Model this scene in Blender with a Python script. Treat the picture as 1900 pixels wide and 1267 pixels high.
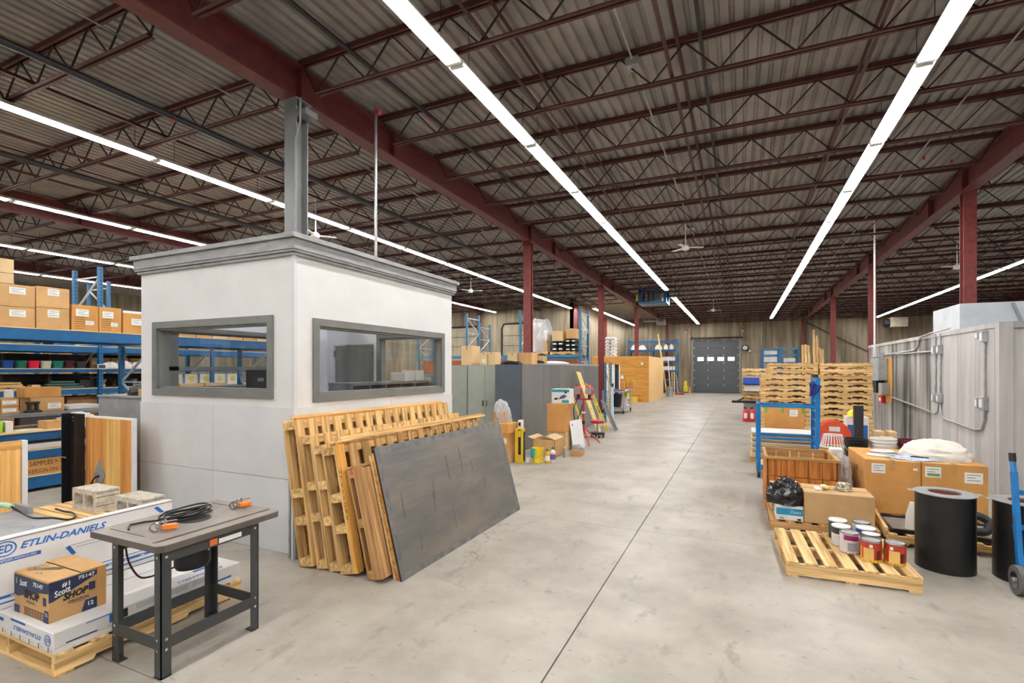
import bpy, bmesh, math, random
from mathutils import Vector, Matrix
random.seed(7)
for _o in list(bpy.data.objects): bpy.data.objects.remove(_o, do_unlink=True)
SC = bpy.context.scene
COL = SC.collection

# ------------------------------------------------------------------ camera, world, exposure
cam_d = bpy.data.cameras.new('camera'); cam = bpy.data.objects.new('camera', cam_d); COL.objects.link(cam)
cam_d.sensor_fit = 'HORIZONTAL'; cam_d.sensor_width = 36.0; cam_d.lens = 928.4 / 1900 * 36.0
cam_d.shift_y = (684.5 - 633.5) / 1900; cam_d.clip_start = 0.05; cam_d.clip_end = 200
cam.location = (0, 0, 1.8); cam.rotation_euler = (math.pi / 2, 0, math.radians(24.55))
SC.camera = cam
world = bpy.data.worlds.new('world'); SC.world = world; world.use_nodes = True
world.node_tree.nodes['Background'].inputs[0].default_value = (0.75, 0.8, 0.9, 1)
world.node_tree.nodes['Background'].inputs[1].default_value = 0.25
SC.view_settings.view_transform = 'Standard'; SC.view_settings.look = 'None'
SC.view_settings.gamma = 1.0; SC.view_settings.use_curve_mapping = False
SC.view_settings.exposure = 0.92
SC.cycles.max_bounces = 6; SC.cycles.diffuse_bounces = 4; SC.cycles.adaptive_threshold = 0.03; SC.cycles.glossy_bounces = 3; SC.cycles.transparent_max_bounces = 8
TUBE_POWER = 40.0

# ------------------------------------------------------------------ materials
def lin(c):
    return tuple(((v / 255) / 12.92 if v / 255 <= 0.04045 else ((v / 255 + 0.055) / 1.055) ** 2.4) for v in c[:3]) + (1.0,)
def sc_(c, k): return tuple(max(0, min(255, v * k)) for v in c)
MATS = {}
def mat(name, c, rough=0.6, metal=0.0, var=0.10, scale=6.0, stretch=(1, 1, 1), c2=None, bump=0.0, detail=4.0, spec=0.5, rnd=0.06, contrast=(0.35, 0.65)):
    if name in MATS: return MATS[name]
    m = bpy.data.materials.new(name); m.use_nodes = True
    nt = m.node_tree; N = nt.nodes; L = nt.links
    b = N['Principled BSDF']; b.inputs['Roughness'].default_value = rough; b.inputs['Metallic'].default_value = metal
    b.inputs['Specular IOR Level'].default_value = spec
    tc = N.new('ShaderNodeTexCoord'); mp = N.new('ShaderNodeMapping'); mp.inputs['Scale'].default_value = stretch
    L.new(tc.outputs['Object'], mp.inputs['Vector'])
    nz = N.new('ShaderNodeTexNoise'); nz.inputs['Scale'].default_value = scale; nz.inputs['Detail'].default_value = detail
    nz.inputs['Roughness'].default_value = 0.6
    L.new(mp.outputs[0], nz.inputs['Vector'])
    oi = N.new('ShaderNodeObjectInfo')
    rp = N.new('ShaderNodeValToRGB')
    rp.color_ramp.elements[0].position = contrast[0]; rp.color_ramp.elements[1].position = contrast[1]
    rp.color_ramp.elements[0].color = lin(c2 if c2 else sc_(c, 1 - var)); rp.color_ramp.elements[1].color = lin(sc_(c, 1 + var * 0.35))
    L.new(nz.outputs['Fac'], rp.inputs['Fac'])
    hv = N.new('ShaderNodeHueSaturation')
    ma = N.new('ShaderNodeMath'); ma.operation = 'MULTIPLY_ADD'; ma.inputs[1].default_value = 2 * rnd; ma.inputs[2].default_value = 1 - rnd
    L.new(oi.outputs['Random'], ma.inputs[0]); L.new(ma.outputs[0], hv.inputs['Value']); L.new(rp.outputs[0], hv.inputs['Color'])
    L.new(hv.outputs[0], b.inputs['Base Color'])
    if bump:
        bp = N.new('ShaderNodeBump'); bp.inputs['Strength'].default_value = bump; bp.inputs['Distance'].default_value = 0.01
        L.new(nz.outputs['Fac'], bp.inputs['Height']); L.new(bp.outputs[0], b.inputs['Normal'])
    MATS[name] = m
    return m
def emis(name, c, s):
    if name in MATS: return MATS[name]
    m = bpy.data.materials.new(name); m.use_nodes = True; N = m.node_tree.nodes
    b = N['Principled BSDF']; b.inputs['Base Color'].default_value = lin(c); b.inputs['Emission Color'].default_value = lin(c); b.inputs['Emission Strength'].default_value = s
    MATS[name] = m; return m
def wood(name, c, axis, k=0.24, rnd=0.10, knots=True, rough=0.75):
    """board with grain along an axis; darker rings and a few knots"""
    if name in MATS: return MATS[name]
    st = {'x': (0.5, 12, 12), 'y': (12, 0.5, 12), 'z': (12, 12, 0.5)}[axis]
    m = mat(name, c, rough, 0, k, 2.2, st, c2=sc_((c[0], c[1] * 0.93, c[2] * 0.82), 1 - k), bump=0.15, detail=6, spec=0.25, rnd=rnd, contrast=(0.36, 0.62))
    nt = m.node_tree; N = nt.nodes; L = nt.links
    oi = next(n for n in N if n.type == 'OBJECT_INFO'); tc = next(n for n in N if n.type == 'TEX_COORD'); mp = next(n for n in N if n.type == 'MAPPING')
    cx = N.new('ShaderNodeCombineXYZ')
    mm = N.new('ShaderNodeMath'); mm.operation = 'MULTIPLY'; mm.inputs[1].default_value = 37.0; L.new(oi.outputs['Random'], mm.inputs[0])
    for i in range(3): L.new(mm.outputs[0], cx.inputs[i])
    L.new(cx.outputs[0], mp.inputs['Location'])
    return m
def two_tone(name, fn): 
    if name in MATS: return MATS[name]
    m = bpy.data.materials.new(name); m.use_nodes = True; fn(m, m.node_tree, m.node_tree.nodes, m.node_tree.links, m.node_tree.nodes['Principled BSDF']); MATS[name] = m; return m

# concrete floor: pale, mottled, with tyre smudges, dark spots and hairline cracks of its own
def _floor(m, nt, N, L, b):
    b.inputs['Roughness'].default_value = 0.42; b.inputs['Specular IOR Level'].default_value = 0.35
    g = N.new('ShaderNodeNewGeometry')
    def noise(s, d=5, st=(1, 1, 1), rough=0.62):
        mp = N.new('ShaderNodeMapping'); mp.inputs['Scale'].default_value = st; L.new(g.outputs['Position'], mp.inputs[0])
        n = N.new('ShaderNodeTexNoise'); n.inputs['Scale'].default_value = s; n.inputs['Detail'].default_value = d; n.inputs['Roughness'].default_value = rough
        L.new(mp.outputs[0], n.inputs[0]); return n
    def ramp(src, a, bb, ca, cb):
        r = N.new('ShaderNodeValToRGB'); r.color_ramp.elements[0].position = a; r.color_ramp.elements[1].position = bb
        r.color_ramp.elements[0].color = ca; r.color_ramp.elements[1].color = cb; L.new(src, r.inputs[0]); return r
    base = ramp(noise(1.1, 8).outputs[0], 0.32, 0.68, lin((140, 134, 123)), lin((178, 172, 160)))
    w = (1, 1, 1, 1)
    def mul(a, bb, f=1.0):
        x = N.new('ShaderNodeMix'); x.data_type = 'RGBA'; x.blend_type = 'MULTIPLY'; x.inputs[0].default_value = f
        L.new(a, x.inputs[6]); L.new(bb, x.inputs[7]); return x.outputs[2]
    c = base.outputs[0]
    c = mul(c, ramp(noise(5.5, 6, (1, 0.45, 1)).outputs[0], 0.27, 0.42, (0.58, 0.56, 0.53, 1), w).outputs[0], 0.85)
    c = mul(c, ramp(noise(19, 5, (0.5, 1, 1)).outputs[0], 0.27, 0.37, (0.42, 0.40, 0.38, 1), w).outputs[0], 0.85)
    c = mul(c, ramp(noise(0.35, 3).outputs[0], 0.3, 0.6, (0.88, 0.87, 0.85, 1), w).outputs[0], 0.8)
    v = N.new('ShaderNodeTexVoronoi'); v.feature = 'DISTANCE_TO_EDGE'; v.inputs['Scale'].default_value = 0.42
    wn = noise(1.6, 6); add = N.new('ShaderNodeVectorMath'); add.operation = 'ADD'
    scl = N.new('ShaderNodeVectorMath'); scl.operation = 'SCALE'; scl.inputs['Scale'].default_value = 0.9
    L.new(wn.outputs['Color'], scl.inputs[0]); L.new(g.outputs['Position'], add.inputs[0]); L.new(scl.outputs[0], add.inputs[1]); L.new(add.outputs[0], v.inputs['Vector'])
    crack = ramp(v.outputs['Distance'], 0.0008, 0.0026, (0.48, 0.45, 0.42, 1), w)
    gate = ramp(noise(0.55, 2).outputs[0], 0.50, 0.56, w, (0, 0, 0, 1))
    mx = N.new('ShaderNodeMix'); mx.data_type = 'RGBA'; L.new(gate.outputs[0], mx.inputs[0]); mx.inputs[7].default_value = w; L.new(crack.outputs[0], mx.inputs[6])
    sw = N.new('ShaderNodeMix'); sw.data_type = 'RGBA'; sw.blend_type = 'MULTIPLY'; sw.inputs[0].default_value = 1
    L.new(c, sw.inputs[6]); L.new(mx.outputs[2], sw.inputs[7]); L.new(sw.outputs[2], b.inputs['Base Color'])
    bp = N.new('ShaderNodeBump'); bp.inputs['Strength'].default_value = 0.06; n2 = noise(40, 3); L.new(n2.outputs[0], bp.inputs['Height']); L.new(bp.outputs[0], b.inputs['Normal'])
M_floor = two_tone('concrete_floor', _floor)

# blue rack post with punched slots
def _perf(c, cd):
    def fn(m, nt, N, L, b):
        b.inputs['Roughness'].default_value = 0.45
        tc = N.new('ShaderNodeTexCoord'); so = N.new('ShaderNodeSeparateXYZ'); sg = N.new('ShaderNodeSeparateXYZ')
        L.new(tc.outputs['Object'], so.inputs[0]); L.new(tc.outputs['Generated'], sg.inputs[0])
        def M(op, a, bv=None):
            n = N.new('ShaderNodeMath'); n.operation = op
            L.new(a, n.inputs[0])
            if bv is not None:
                if isinstance(bv, float): n.inputs[1].default_value = bv
                else: L.new(bv, n.inputs[1])
            return n.outputs[0]
        def near(o): return M('LESS_THAN', M('ABSOLUTE', M('SUBTRACT', o, 0.5)), 0.17)
        rows = M('LESS_THAN', M('FRACT', M('DIVIDE', so.outputs[2], 0.075)), 0.42)
        f = M('MULTIPLY', rows, M('MAXIMUM', near(sg.outputs[0]), near(sg.outputs[1])))
        mx = N.new('ShaderNodeMix'); mx.data_type = 'RGBA'; L.new(f, mx.inputs[0]); mx.inputs[6].default_value = lin(c); mx.inputs[7].default_value = lin(cd)
        L.new(mx.outputs[2], b.inputs['Base Color'])
    return fn
M_perf = two_tone('blue_punched_steel', _perf((6, 94, 142), (4, 30, 54)))
M_perf2 = two_tone('teal_punched_steel', _perf((48, 108, 138), (18, 48, 70)))

# board-formed precast concrete, streaked vertically
def _precast(c, k):
    def fn(m, nt, N, L, b):
        b.inputs['Roughness'].default_value = 0.85; b.inputs['Specular IOR Level'].default_value = 0.2
        g = N.new('ShaderNodeNewGeometry')
        def noise(s, st):
            mp = N.new('ShaderNodeMapping'); mp.inputs['Scale'].default_value = st; L.new(g.outputs['Position'], mp.inputs[0])
            n = N.new('ShaderNodeTexNoise'); n.inputs['Scale'].default_value = s; n.inputs['Detail'].default_value = 5; L.new(mp.outputs[0], n.inputs[0]); return n
        def ramp(n, a, bb, ca, cb):
            r = N.new('ShaderNodeValToRGB'); r.color_ramp.elements[0].position = a; r.color_ramp.elements[1].position = bb
            r.color_ramp.elements[0].color = ca; r.color_ramp.elements[1].color = cb; L.new(n.outputs[0], r.inputs[0]); return r
        a = ramp(noise(3.0, (1.4, 1.4, 0.10)), 0.35, 0.65, lin(sc_(c, 1 - k)), lin(sc_(c, 1.05)))
        d = ramp(noise(1.2, (1, 1, 0.35)), 0.35, 0.55, (0.72, 0.70, 0.68, 1), (1, 1, 1, 1))
        x = N.new('ShaderNodeMix'); x.data_type = 'RGBA'; x.blend_type = 'MULTIPLY'; x.inputs[0].default_value = 0.8
        L.new(a.outputs[0], x.inputs[6]); L.new(d.outputs[0], x.inputs[7]); L.new(x.outputs[2], b.inputs['Base Color'])
    return fn
M_precast = two_tone('precast_concrete', _precast((152, 140, 118), 0.22))
M_cold = two_tone('stained_grey_panel', _precast((176, 172, 166), 0.46))
M_cold2 = two_tone('clean_grey_panel', _precast((186, 183, 180), 0.10))

M_red = mat('red_primer_steel', (122, 50, 45), 0.5, 0, 0.14, 9, rnd=0.03)
M_beam = mat('red_beam_steel', (100, 42, 38), 0.5, 0, 0.14, 9, rnd=0.03)
M_redd = mat('red_joist_steel', (80, 37, 34), 0.55, 0, 0.14, 9, rnd=0.05)
M_web = mat('dark_red_rod', (44, 28, 27), 0.6, 0, 0.1)
M_deck = mat('roof_deck_primer', (148, 142, 137), 0.6, 0.0, 0.12, 1.5, rnd=0.0)
M_dark = mat('black_pipe', (38, 36, 38), 0.5)
M_galv = mat('galvanised', (176, 178, 180), 0.38, 0.6, 0.12, 8)
M_white = mat('white_enamel', (232, 232, 230), 0.4, 0, 0.03)
M_tube = emis('fluorescent_tube', (252, 250, 250), TUBE_POWER)
M_wall = mat('office_paint', (222, 222, 220), 0.6, 0, 0.025, 2, rnd=0)
M_wall2 = mat('office_lower_paint', (213, 215, 216), 0.5, 0, 0.03, 2, rnd=0.02)
M_inner = mat('office_inside_paint', (220, 222, 228), 0.6, 0, 0.02, rnd=0)
M_trim = mat('dark_grey_trim', (112, 114, 110), 0.5, 0, 0.06, 5)
M_corn = mat('grey_cornice', (150, 151, 150), 0.6, 0, 0.10, 7, (1, 1, 3))
M_gcol = mat('grey_paint_steel', (120, 122, 122), 0.45, 0, 0.06)
M_gplate = mat('grey_low_wall', (140, 142, 143), 0.6, 0, 0.10, 5)
M_blue = mat('rack_blue', (2, 88, 140), 0.4, 0, 0.10, 5, rnd=0.05)
M_blued = mat('rack_blue_dull', (58, 112, 144), 0.5, 0, 0.12, 5)
M_bluec = mat('cart_blue', (6, 112, 176), 0.4, 0, 0.08, 5)
M_rod = mat('pale_steel_brace', (170, 184, 196), 0.4, 0.3, 0.08)
M_black = mat('black_satin', (24, 24, 25), 0.38, 0, 0.2)
M_blackp = mat('black_plastic', (30, 30, 32), 0.5, 0, 0.2)
M_tabl = mat('router_table_top', (128, 120, 110), 0.45, 0, 0.10, 9)
M_tedge = mat('router_table_edge', (92, 84, 76), 0.6, 0, 0.1)
M_leg = mat('charcoal_powder_coat', (58, 60, 60), 0.5, 0, 0.05)
M_chrome = mat('chrome', (200, 200, 198), 0.2, 1.0, 0.05)
M_steel = mat('brushed_steel', (150, 150, 150), 0.35, 0.8, 0.1)
M_card = mat('cardboard', (194, 154, 104), 0.8, 0, 0.06, 4, spec=0.2, rnd=0.06)
M_card2 = mat('cardboard_pale', (208, 180, 136), 0.8, 0, 0.05, 4, spec=0.2, rnd=0.06)
M_card3 = mat('cardboard_orange', (196, 144, 82), 0.8, 0, 0.07, 3, spec=0.2, rnd=0.05)
M_cardd = mat('cardboard_inside', (150, 108, 64), 0.85, 0, 0.08)
M_tape = mat('packing_tape', (196, 150, 92), 0.25, 0, 0.04)
M_gap = mat('dark_gap', (30, 24, 20), 0.9, 0, 0.1)
M_paper = mat('paper_label', (236, 236, 232), 0.7, 0, 0.03, rnd=0.02)
M_ink = mat('black_ink', (36, 34, 34), 0.8, 0, 0.05)
M_inkb = mat('brown_marker', (96, 66, 36), 0.85, 0, 0.1)
M_inkblue = mat('print_blue', (32, 100, 178), 0.6, 0, 0.03)
M_navy = mat('print_navy', (38, 52, 84), 0.6, 0, 0.05)
M_carton = mat('white_carton', (228, 226, 222), 0.55, 0, 0.04, 3, rnd=0.02)
M_line = mat('print_grey', (150, 155, 165), 0.7)
M_pal = {a: wood('pallet_pine_' + a, (224, 190, 134), a) for a in 'xyz'}
M_pao = {a: wood('pallet_orange_' + a, (212, 178, 122), a, 0.24, 0.10) for a in 'xyz'}
M_pad = {a: wood('pallet_worn_' + a, (184, 144, 98), a, 0.22, 0.10) for a in 'xyz'}
M_ply = {a: wood('plywood_' + a, (214, 160, 84), a, 0.2, 0.04) for a in 'xyz'}
M_plyp = {a: wood('plywood_pale_' + a, (226, 196, 148), a, 0.14, 0.05) for a in 'xyz'}
M_cmu = mat('concrete_block', (196, 188, 172), 0.95, 0, 0.16, 30, bump=0.3)
M_sheet = mat('weathered_steel_sheet', (118, 111, 100), 0.42, 0.15, 0.10, 2.0, (1, .6, 2.5), c2=(96, 95, 92), rnd=0)
M_glass = None
def _glass(m, nt, N, L, b):
    t = N.new('ShaderNodeBsdfTransparent'); gl = N.new('ShaderNodeBsdfGlossy'); gl.inputs['Roughness'].default_value = 0.02
    mx = N.new('ShaderNodeMixShader'); mx.inputs[0].default_value = 0.06; t.inputs[0].default_value = (0.97, 0.98, 0.985, 1)
    L.new(t.outputs[0], mx.inputs[1]); L.new(gl.outputs[0], mx.inputs[2]); L.new(mx.outputs[0], N['Material Output'].inputs[0])
M_glass = two_tone('window_glass', _glass)
def _film(m, nt, N, L, b):
    t = N.new('ShaderNodeBsdfTransparent'); 
    mx = N.new('ShaderNodeMixShader'); mx.inputs[0].default_value = 0.45; b.inputs['Base Color'].default_value = lin((225, 228, 232)); b.inputs['Roughness'].default_value = 0.15
    L.new(t.outputs[0], mx.inputs[1]); L.new(b.outputs[0], mx.inputs[2]); L.new(mx.outputs[0], N['Material Output'].inputs[0])
M_film = two_tone('clear_plastic_film', _film)
def solid(name, c, rough=0.5, metal=0.0, var=0.05): return mat(name, c, rough, metal, var)

# ------------------------------------------------------------------ mesh builder
class MB:
    def __init__(s): s.v = []; s.f = []
    def box(s, x0, x1, y0, y1, z0, z1):
        i = len(s.v)
        s.v += [(x0, y0, z0), (x1, y0, z0), (x1, y1, z0), (x0, y1, z0), (x0, y0, z1), (x1, y0, z1), (x1, y1, z1), (x0, y1, z1)]
        s.f += [tuple(i + k for k in q) for q in ((0, 3, 2, 1), (4, 5, 6, 7), (0, 1, 5, 4), (1, 2, 6, 5), (2, 3, 7, 6), (3, 0, 4, 7))]
        return s
    def bar(s, p, q, w, h=None, up=(0, 0, 1)):
        h = h or w; p = Vector(p); q = Vector(q); d = (q - p).normalized(); u = Vector(up)
        if abs(d.dot(u)) > 0.98: u = Vector((0, 1, 0))
        r = d.cross(u).normalized(); u = r.cross(d).normalized(); i = len(s.v)
        for c in (p, q):
            for a, b in ((-1, -1), (1, -1), (1, 1), (-1, 1)): s.v.append(tuple(c + r * (a * w / 2) + u * (b * h / 2)))
        s.f += [tuple(i + k for k in t) for t in ((0, 1, 2, 3), (7, 6, 5, 4), (0, 4, 5, 1), (1, 5, 6, 2), (2, 6, 7, 3), (3, 7, 4, 0))]
        return s
    def tube(s, pts, r, n=8, closed=False):
        pts = [Vector(p) for p in pts]; i0 = len(s.v); m = len(pts); prev = None
        for k, p in enumerate(pts):
            if closed: t = pts[(k + 1) % m] - pts[k - 1]
            else: t = (pts[min(k + 1, m - 1)] - pts[max(k - 1, 0)])
            t.normalize()
            if prev is None:
                u = Vector((0, 0, 1)) if abs(t.z) < 0.9 else Vector((1, 0, 0))
            else: u = prev
            u = (u - t * u.dot(t)).normalized(); prev = u; w = t.cross(u)
            for j in range(n):
                a = 2 * math.pi * j / n; s.v.append(tuple(p + (u * math.cos(a) + w * math.sin(a)) * r))
        for k in range(m if closed else m - 1):
            for j in range(n):
                a = i0 + k * n + j; b = i0 + k * n + (j + 1) % n; c = i0 + ((k + 1) % m) * n + (j + 1) % n; d = i0 + ((k + 1) % m) * n + j
                s.f.append((a, b, c, d))
        if not closed:
            s.f.append(tuple(i0 + j for j in reversed(range(n)))); s.f.append(tuple(i0 + (m - 1) * n + j for j in range(n)))
        return s
    def lathe(s, x, y, prof, n=24, sx=1, sy=1, cap0=True, cap1=True):
        i0 = len(s.v); m = len(prof)
        for r, z in prof:
            for j in range(n):
                a = 2 * math.pi * j / n; s.v.append((x + sx * r * math.cos(a), y + sy * r * math.sin(a), z))
        for k in range(m - 1):
            for j in range(n):
                a = i0 + k * n + j; b = i0 + k * n + (j + 1) % n; s.f.append((a, b, b + n, a + n))
        if cap0: s.f.append(tuple(i0 + j for j in reversed(range(n))))
        if cap1: s.f.append(tuple(i0 + (m - 1) * n + j for j in range(n)))
        return s
    def cyl(s, p, q, r, n=12, r2=None):
        p = Vector(p); q = Vector(q); d = (q - p).normalized(); u = Vector((0, 0, 1)) if abs(d.z) < 0.9 else Vector((1, 0, 0))
        u = (u - d * u.dot(d)).normalized(); w = d.cross(u); i0 = len(s.v); r2 = r if r2 is None else r2
        for c, rr in ((p, r), (q, r2)):
            for j in range(n):
                a = 2 * math.pi * j / n; s.v.append(tuple(c + (u * math.cos(a) + w * math.sin(a)) * rr))
        for j in range(n): s.f.append((i0 + j, i0 + (j + 1) % n, i0 + n + (j + 1) % n, i0 + n + j))
        s.f.append(tuple(i0 + j for j in reversed(range(n)))); s.f.append(tuple(i0 + n + j for j in range(n)))
        return s
    def prism(s, poly, axis, a0, a1):
        """poly: 2d outline; axis x: (y,z), y: (x,z), z: (x,y)"""
        i = len(s.v); n = len(poly)
        for a in (a0, a1):
            for u, v in poly: s.v.append({'x': (a, u, v), 'y': (u, a, v), 'z': (u, v, a)}[axis])
        s.f.append(tuple(i + k for k in reversed(range(n)))); s.f.append(tuple(i + n + k for k in range(n)))
        for k in range(n): s.f.append((i + k, i + (k + 1) % n, i + n + (k + 1) % n, i + n + k))
        return s
    def quad(s, a, b, c, d):
        i = len(s.v); s.v += [tuple(a), tuple(b), tuple(c), tuple(d)]; s.f.append((i, i + 1, i + 2, i + 3)); return s
def spline_path(P, k=5):
    """smooth path through the points"""
    P = [Vector(p) for p in P]; out = []
    for i in range(len(P) - 1):
        a, b, c, d = P[max(i - 1, 0)], P[i], P[i + 1], P[min(i + 2, len(P) - 1)]
        for j in range(k):
            t = j / k; out.append(0.5 * (2 * b + (c - a) * t + (2 * a - 5 * b + 4 * c - d) * t * t + (3 * b - a - 3 * c + d) * t ** 3))
    return out + [P[-1]]
OFF = {}
def fin(o, label=None, cat=None, group=None, kind=None):
    if label: o['label'] = label
    if cat: o['category'] = cat
    if group: o['group'] = group
    if kind: o['kind'] = kind
    return o
def thing(name, label, cat, loc=(0, 0, 0), group=None, rz=0):
    o = bpy.data.objects.new(name, None); COL.objects.link(o); o.empty_display_size = 0.1
    o.location = loc; o.rotation_euler = (0, 0, rz); OFF[o.name] = Vector(loc)
    return fin(o, label, cat, group)
def O(name, mb, m, parent=None, label=None, cat=None, group=None, kind=None, smooth=None, bev=0, local=False):
    """one mesh object; builder coordinates are world coordinates (local=True: the parent's own frame)"""
    if parent is not None:
        off = Vector((0, 0, 0)) if local else OFF[parent.name]
    else:
        xs = [v[0] for v in mb.v]; ys = [v[1] for v in mb.v]; zs = [v[2] for v in mb.v]
        off = Vector(((min(xs) + max(xs)) / 2, (min(ys) + max(ys)) / 2, min(zs)))
    me = bpy.data.meshes.new(name); me.from_pydata([(v[0] - off.x, v[1] - off.y, v[2] - off.z) for v in mb.v], [], mb.f)
    bm = bmesh.new(); bm.from_mesh(me); bmesh.ops.recalc_face_normals(bm, faces=bm.faces)
    if bev:
        bmesh.ops.bevel(bm, geom=list(bm.edges), offset=bev, segments=1, affect='EDGES', clamp_overlap=True)
    bm.to_mesh(me); bm.free()
    if smooth:
        me.polygons.foreach_set('use_smooth', [True] * len(me.polygons)); me.set_sharp_from_angle(angle=math.radians(smooth))
    me.materials.append(m)
    o = bpy.data.objects.new(name, me); COL.objects.link(o)
    if parent is not None:
        o.parent = parent; OFF[o.name] = Vector((0, 0, 0)) if local else off
    else:
        o.location = off; OFF[o.name] = off
    return fin(o, label, cat, group, kind)
def dup(root, d, label=None, rz=None, group=None):
    def cp(o, par):
        c = o.copy(); COL.objects.link(c); c.parent = par; OFF[c.name] = OFF[o.name] + Vector(d)
        for ch in o.children: cp(ch, c)
        return c
    r = cp(root, None); r.location = Vector(root.location) + Vector(d)
    if rz is not None: r.rotation_euler.z = rz
    if label: r['label'] = label
    if group: r['group'] = group
    return r
def text(s, size, org, right, up, m, parent, name='lettering', lift=0.0012, shear=0.0, sx=1.0, bold=0.0, align='LEFT', width=None):
    """flat print: text laid on a surface from org along right/up (world coordinates)"""
    c = bpy.data.curves.new('t', 'FONT'); c.body = s; c.size = size; c.shear = shear; c.offset = bold * size; c.align_x = align; c.resolution_u = 2
    t = bpy.data.objects.new('t', c); COL.objects.link(t)
    dg = bpy.context.evaluated_depsgraph_get(); dg.update()
    me = bpy.data.meshes.new_from_object(t.evaluated_get(dg)); bpy.data.objects.remove(t, do_unlink=True); bpy.data.curves.remove(c)
    if width: sx = width / max(v.co.x for v in me.vertices)
    r = Vector(right).normalized(); u = Vector(up).normalized(); n = r.cross(u); o0 = Vector(org) - OFF[parent.name] + n * lift
    for v in me.vertices: v.co = o0 + r * (v.co.x * sx) + u * v.co.y
    me.materials.clear(); me.materials.append(m)
    o = bpy.data.objects.new(name, me); COL.objects.link(o); o.parent = parent; OFF[o.name] = OFF[parent.name]
    return o
def patch(name, org, right, up, poly, m, parent, lift=0.0008):
    """flat print: polygon (list of (a,b)) on a surface"""
    r = Vector(right).normalized(); u = Vector(up).normalized(); n = r.cross(u); o0 = Vector(org) + n * lift
    mb = MB(); i = 0
    for a, b in poly: mb.v.append(tuple(o0 + r * a + u * b))
    mb.f.append(tuple(range(len(poly))))
    off = OFF[parent.name]; me = bpy.data.meshes.new(name); me.from_pydata([tuple(Vector(v) - off) for v in mb.v], [], mb.f); me.materials.append(m)
    o = bpy.data.objects.new(name, me); COL.objects.link(o); o.parent = parent; OFF[o.name] = off
    return o
def rect(name, org, right, up, a0, a1, b0, b1, m, parent, lift=0.0008):
    return patch(name, org, right, up, [(a0, b0), (a1, b0), (a1, b1), (a0, b1)], m, parent, lift)
PX, PY, PZ, NX, NY = (1, 0, 0), (0, 1, 0), (0, 0, 1), (-1, 0, 0), (0, -1, 0)
# ================================================================== STRUCTURE
XL, XR, YN, YB, YLB, XS, ZD = -30.0, 15.0, -14.0, 41.0, 27.3, -8.55, 5.77
# floor: poured slabs with sawn joints
floor = O('floor', MB().box(XL, XR, YN, YB + 0.3, -0.30, -0.03), mat('joint_filler', (92, 86, 78), 0.9), kind='structure')
xj = [XL, -24.1, -19.5, -14.9, -10.3, -5.66, -1.04, 3.6, 8.2, XR]; yj = [YN, -9.9, -6.0, -2.11, 1.78, 5.67, 9.56, 13.45, 17.34, 21.23, 25.12, 29.01, 32.9, 36.8, YB + 0.3]
for i in range(len(xj) - 1):
    for j in range(len(yj) - 1):
        O('floor_slab', MB().box(xj[i] + 0.005, xj[i + 1] - 0.005, yj[j] + 0.003, yj[j + 1] - 0.003, -0.03, 0.0), M_floor, floor)
# walls: backing plus precast panels
def panel_wall(name, axis, at, a0, a1, z1, sign, holes=(), pitch=2.05):
    """axis x: wall runs along x at y=at; sign = direction away from the room"""
    t0, t1, t2 = at, at + sign * 0.08, at + sign * 0.3
    def bx(b, u0, u1, za, zb, p, q):
        p, q = min(p, q), max(p, q)
        b.box(u0, u1, p, q, za, zb) if axis == 'x' else b.box(p, q, u0, u1, za, zb)
    back = MB(); cuts = [a0] + [c for h in holes for c in h[:2]] + [a1]
    for k in range(0, len(cuts), 2): bx(back, cuts[k], cuts[k + 1], 0, z1, t1, t2)
    for h in holes: bx(back, h[0], h[1], h[2], z1, t1, t2)
    w = O(name, back, M_gap, kind='structure')
    for k in range(0, len(cuts), 2):
        n = max(1, round((cuts[k + 1] - cuts[k]) / pitch)); s = (cuts[k + 1] - cuts[k]) / n
        for i in range(n):
            b = MB(); bx(b, cuts[k] + i * s + 0.008, cuts[k] + (i + 1) * s - 0.008, 0, z1, t0, t1); O('wall_panel', b, M_precast, w)
    for h in holes:
        b = MB(); bx(b, h[0], h[1], h[2], z1, t0, t1); O('wall_panel', b, M_precast, w)
    return w
DX0, DX1, DZ = -3.32, -0.11, 3.98
panel_wall('wall_back', 'x', YB, XS, XR, 5.9, 1, [(DX0, DX1, DZ)])
panel_wall('wall_side', 'y', XS, YLB, YB, 5.9, -1)
panel_wall('wall_back_left', 'x', YLB, XL, XS, 5.9, 1)
panel_wall('wall_left', 'y', XL, YN, YLB, 5.9, -1, pitch=4)
panel_wall('wall_right', 'y', XR, YN, YB, 5.9, 1, pitch=4)
panel_wall('wall_front', 'x', YN, XL, XR, 5.9, -1, pitch=4)

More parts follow.
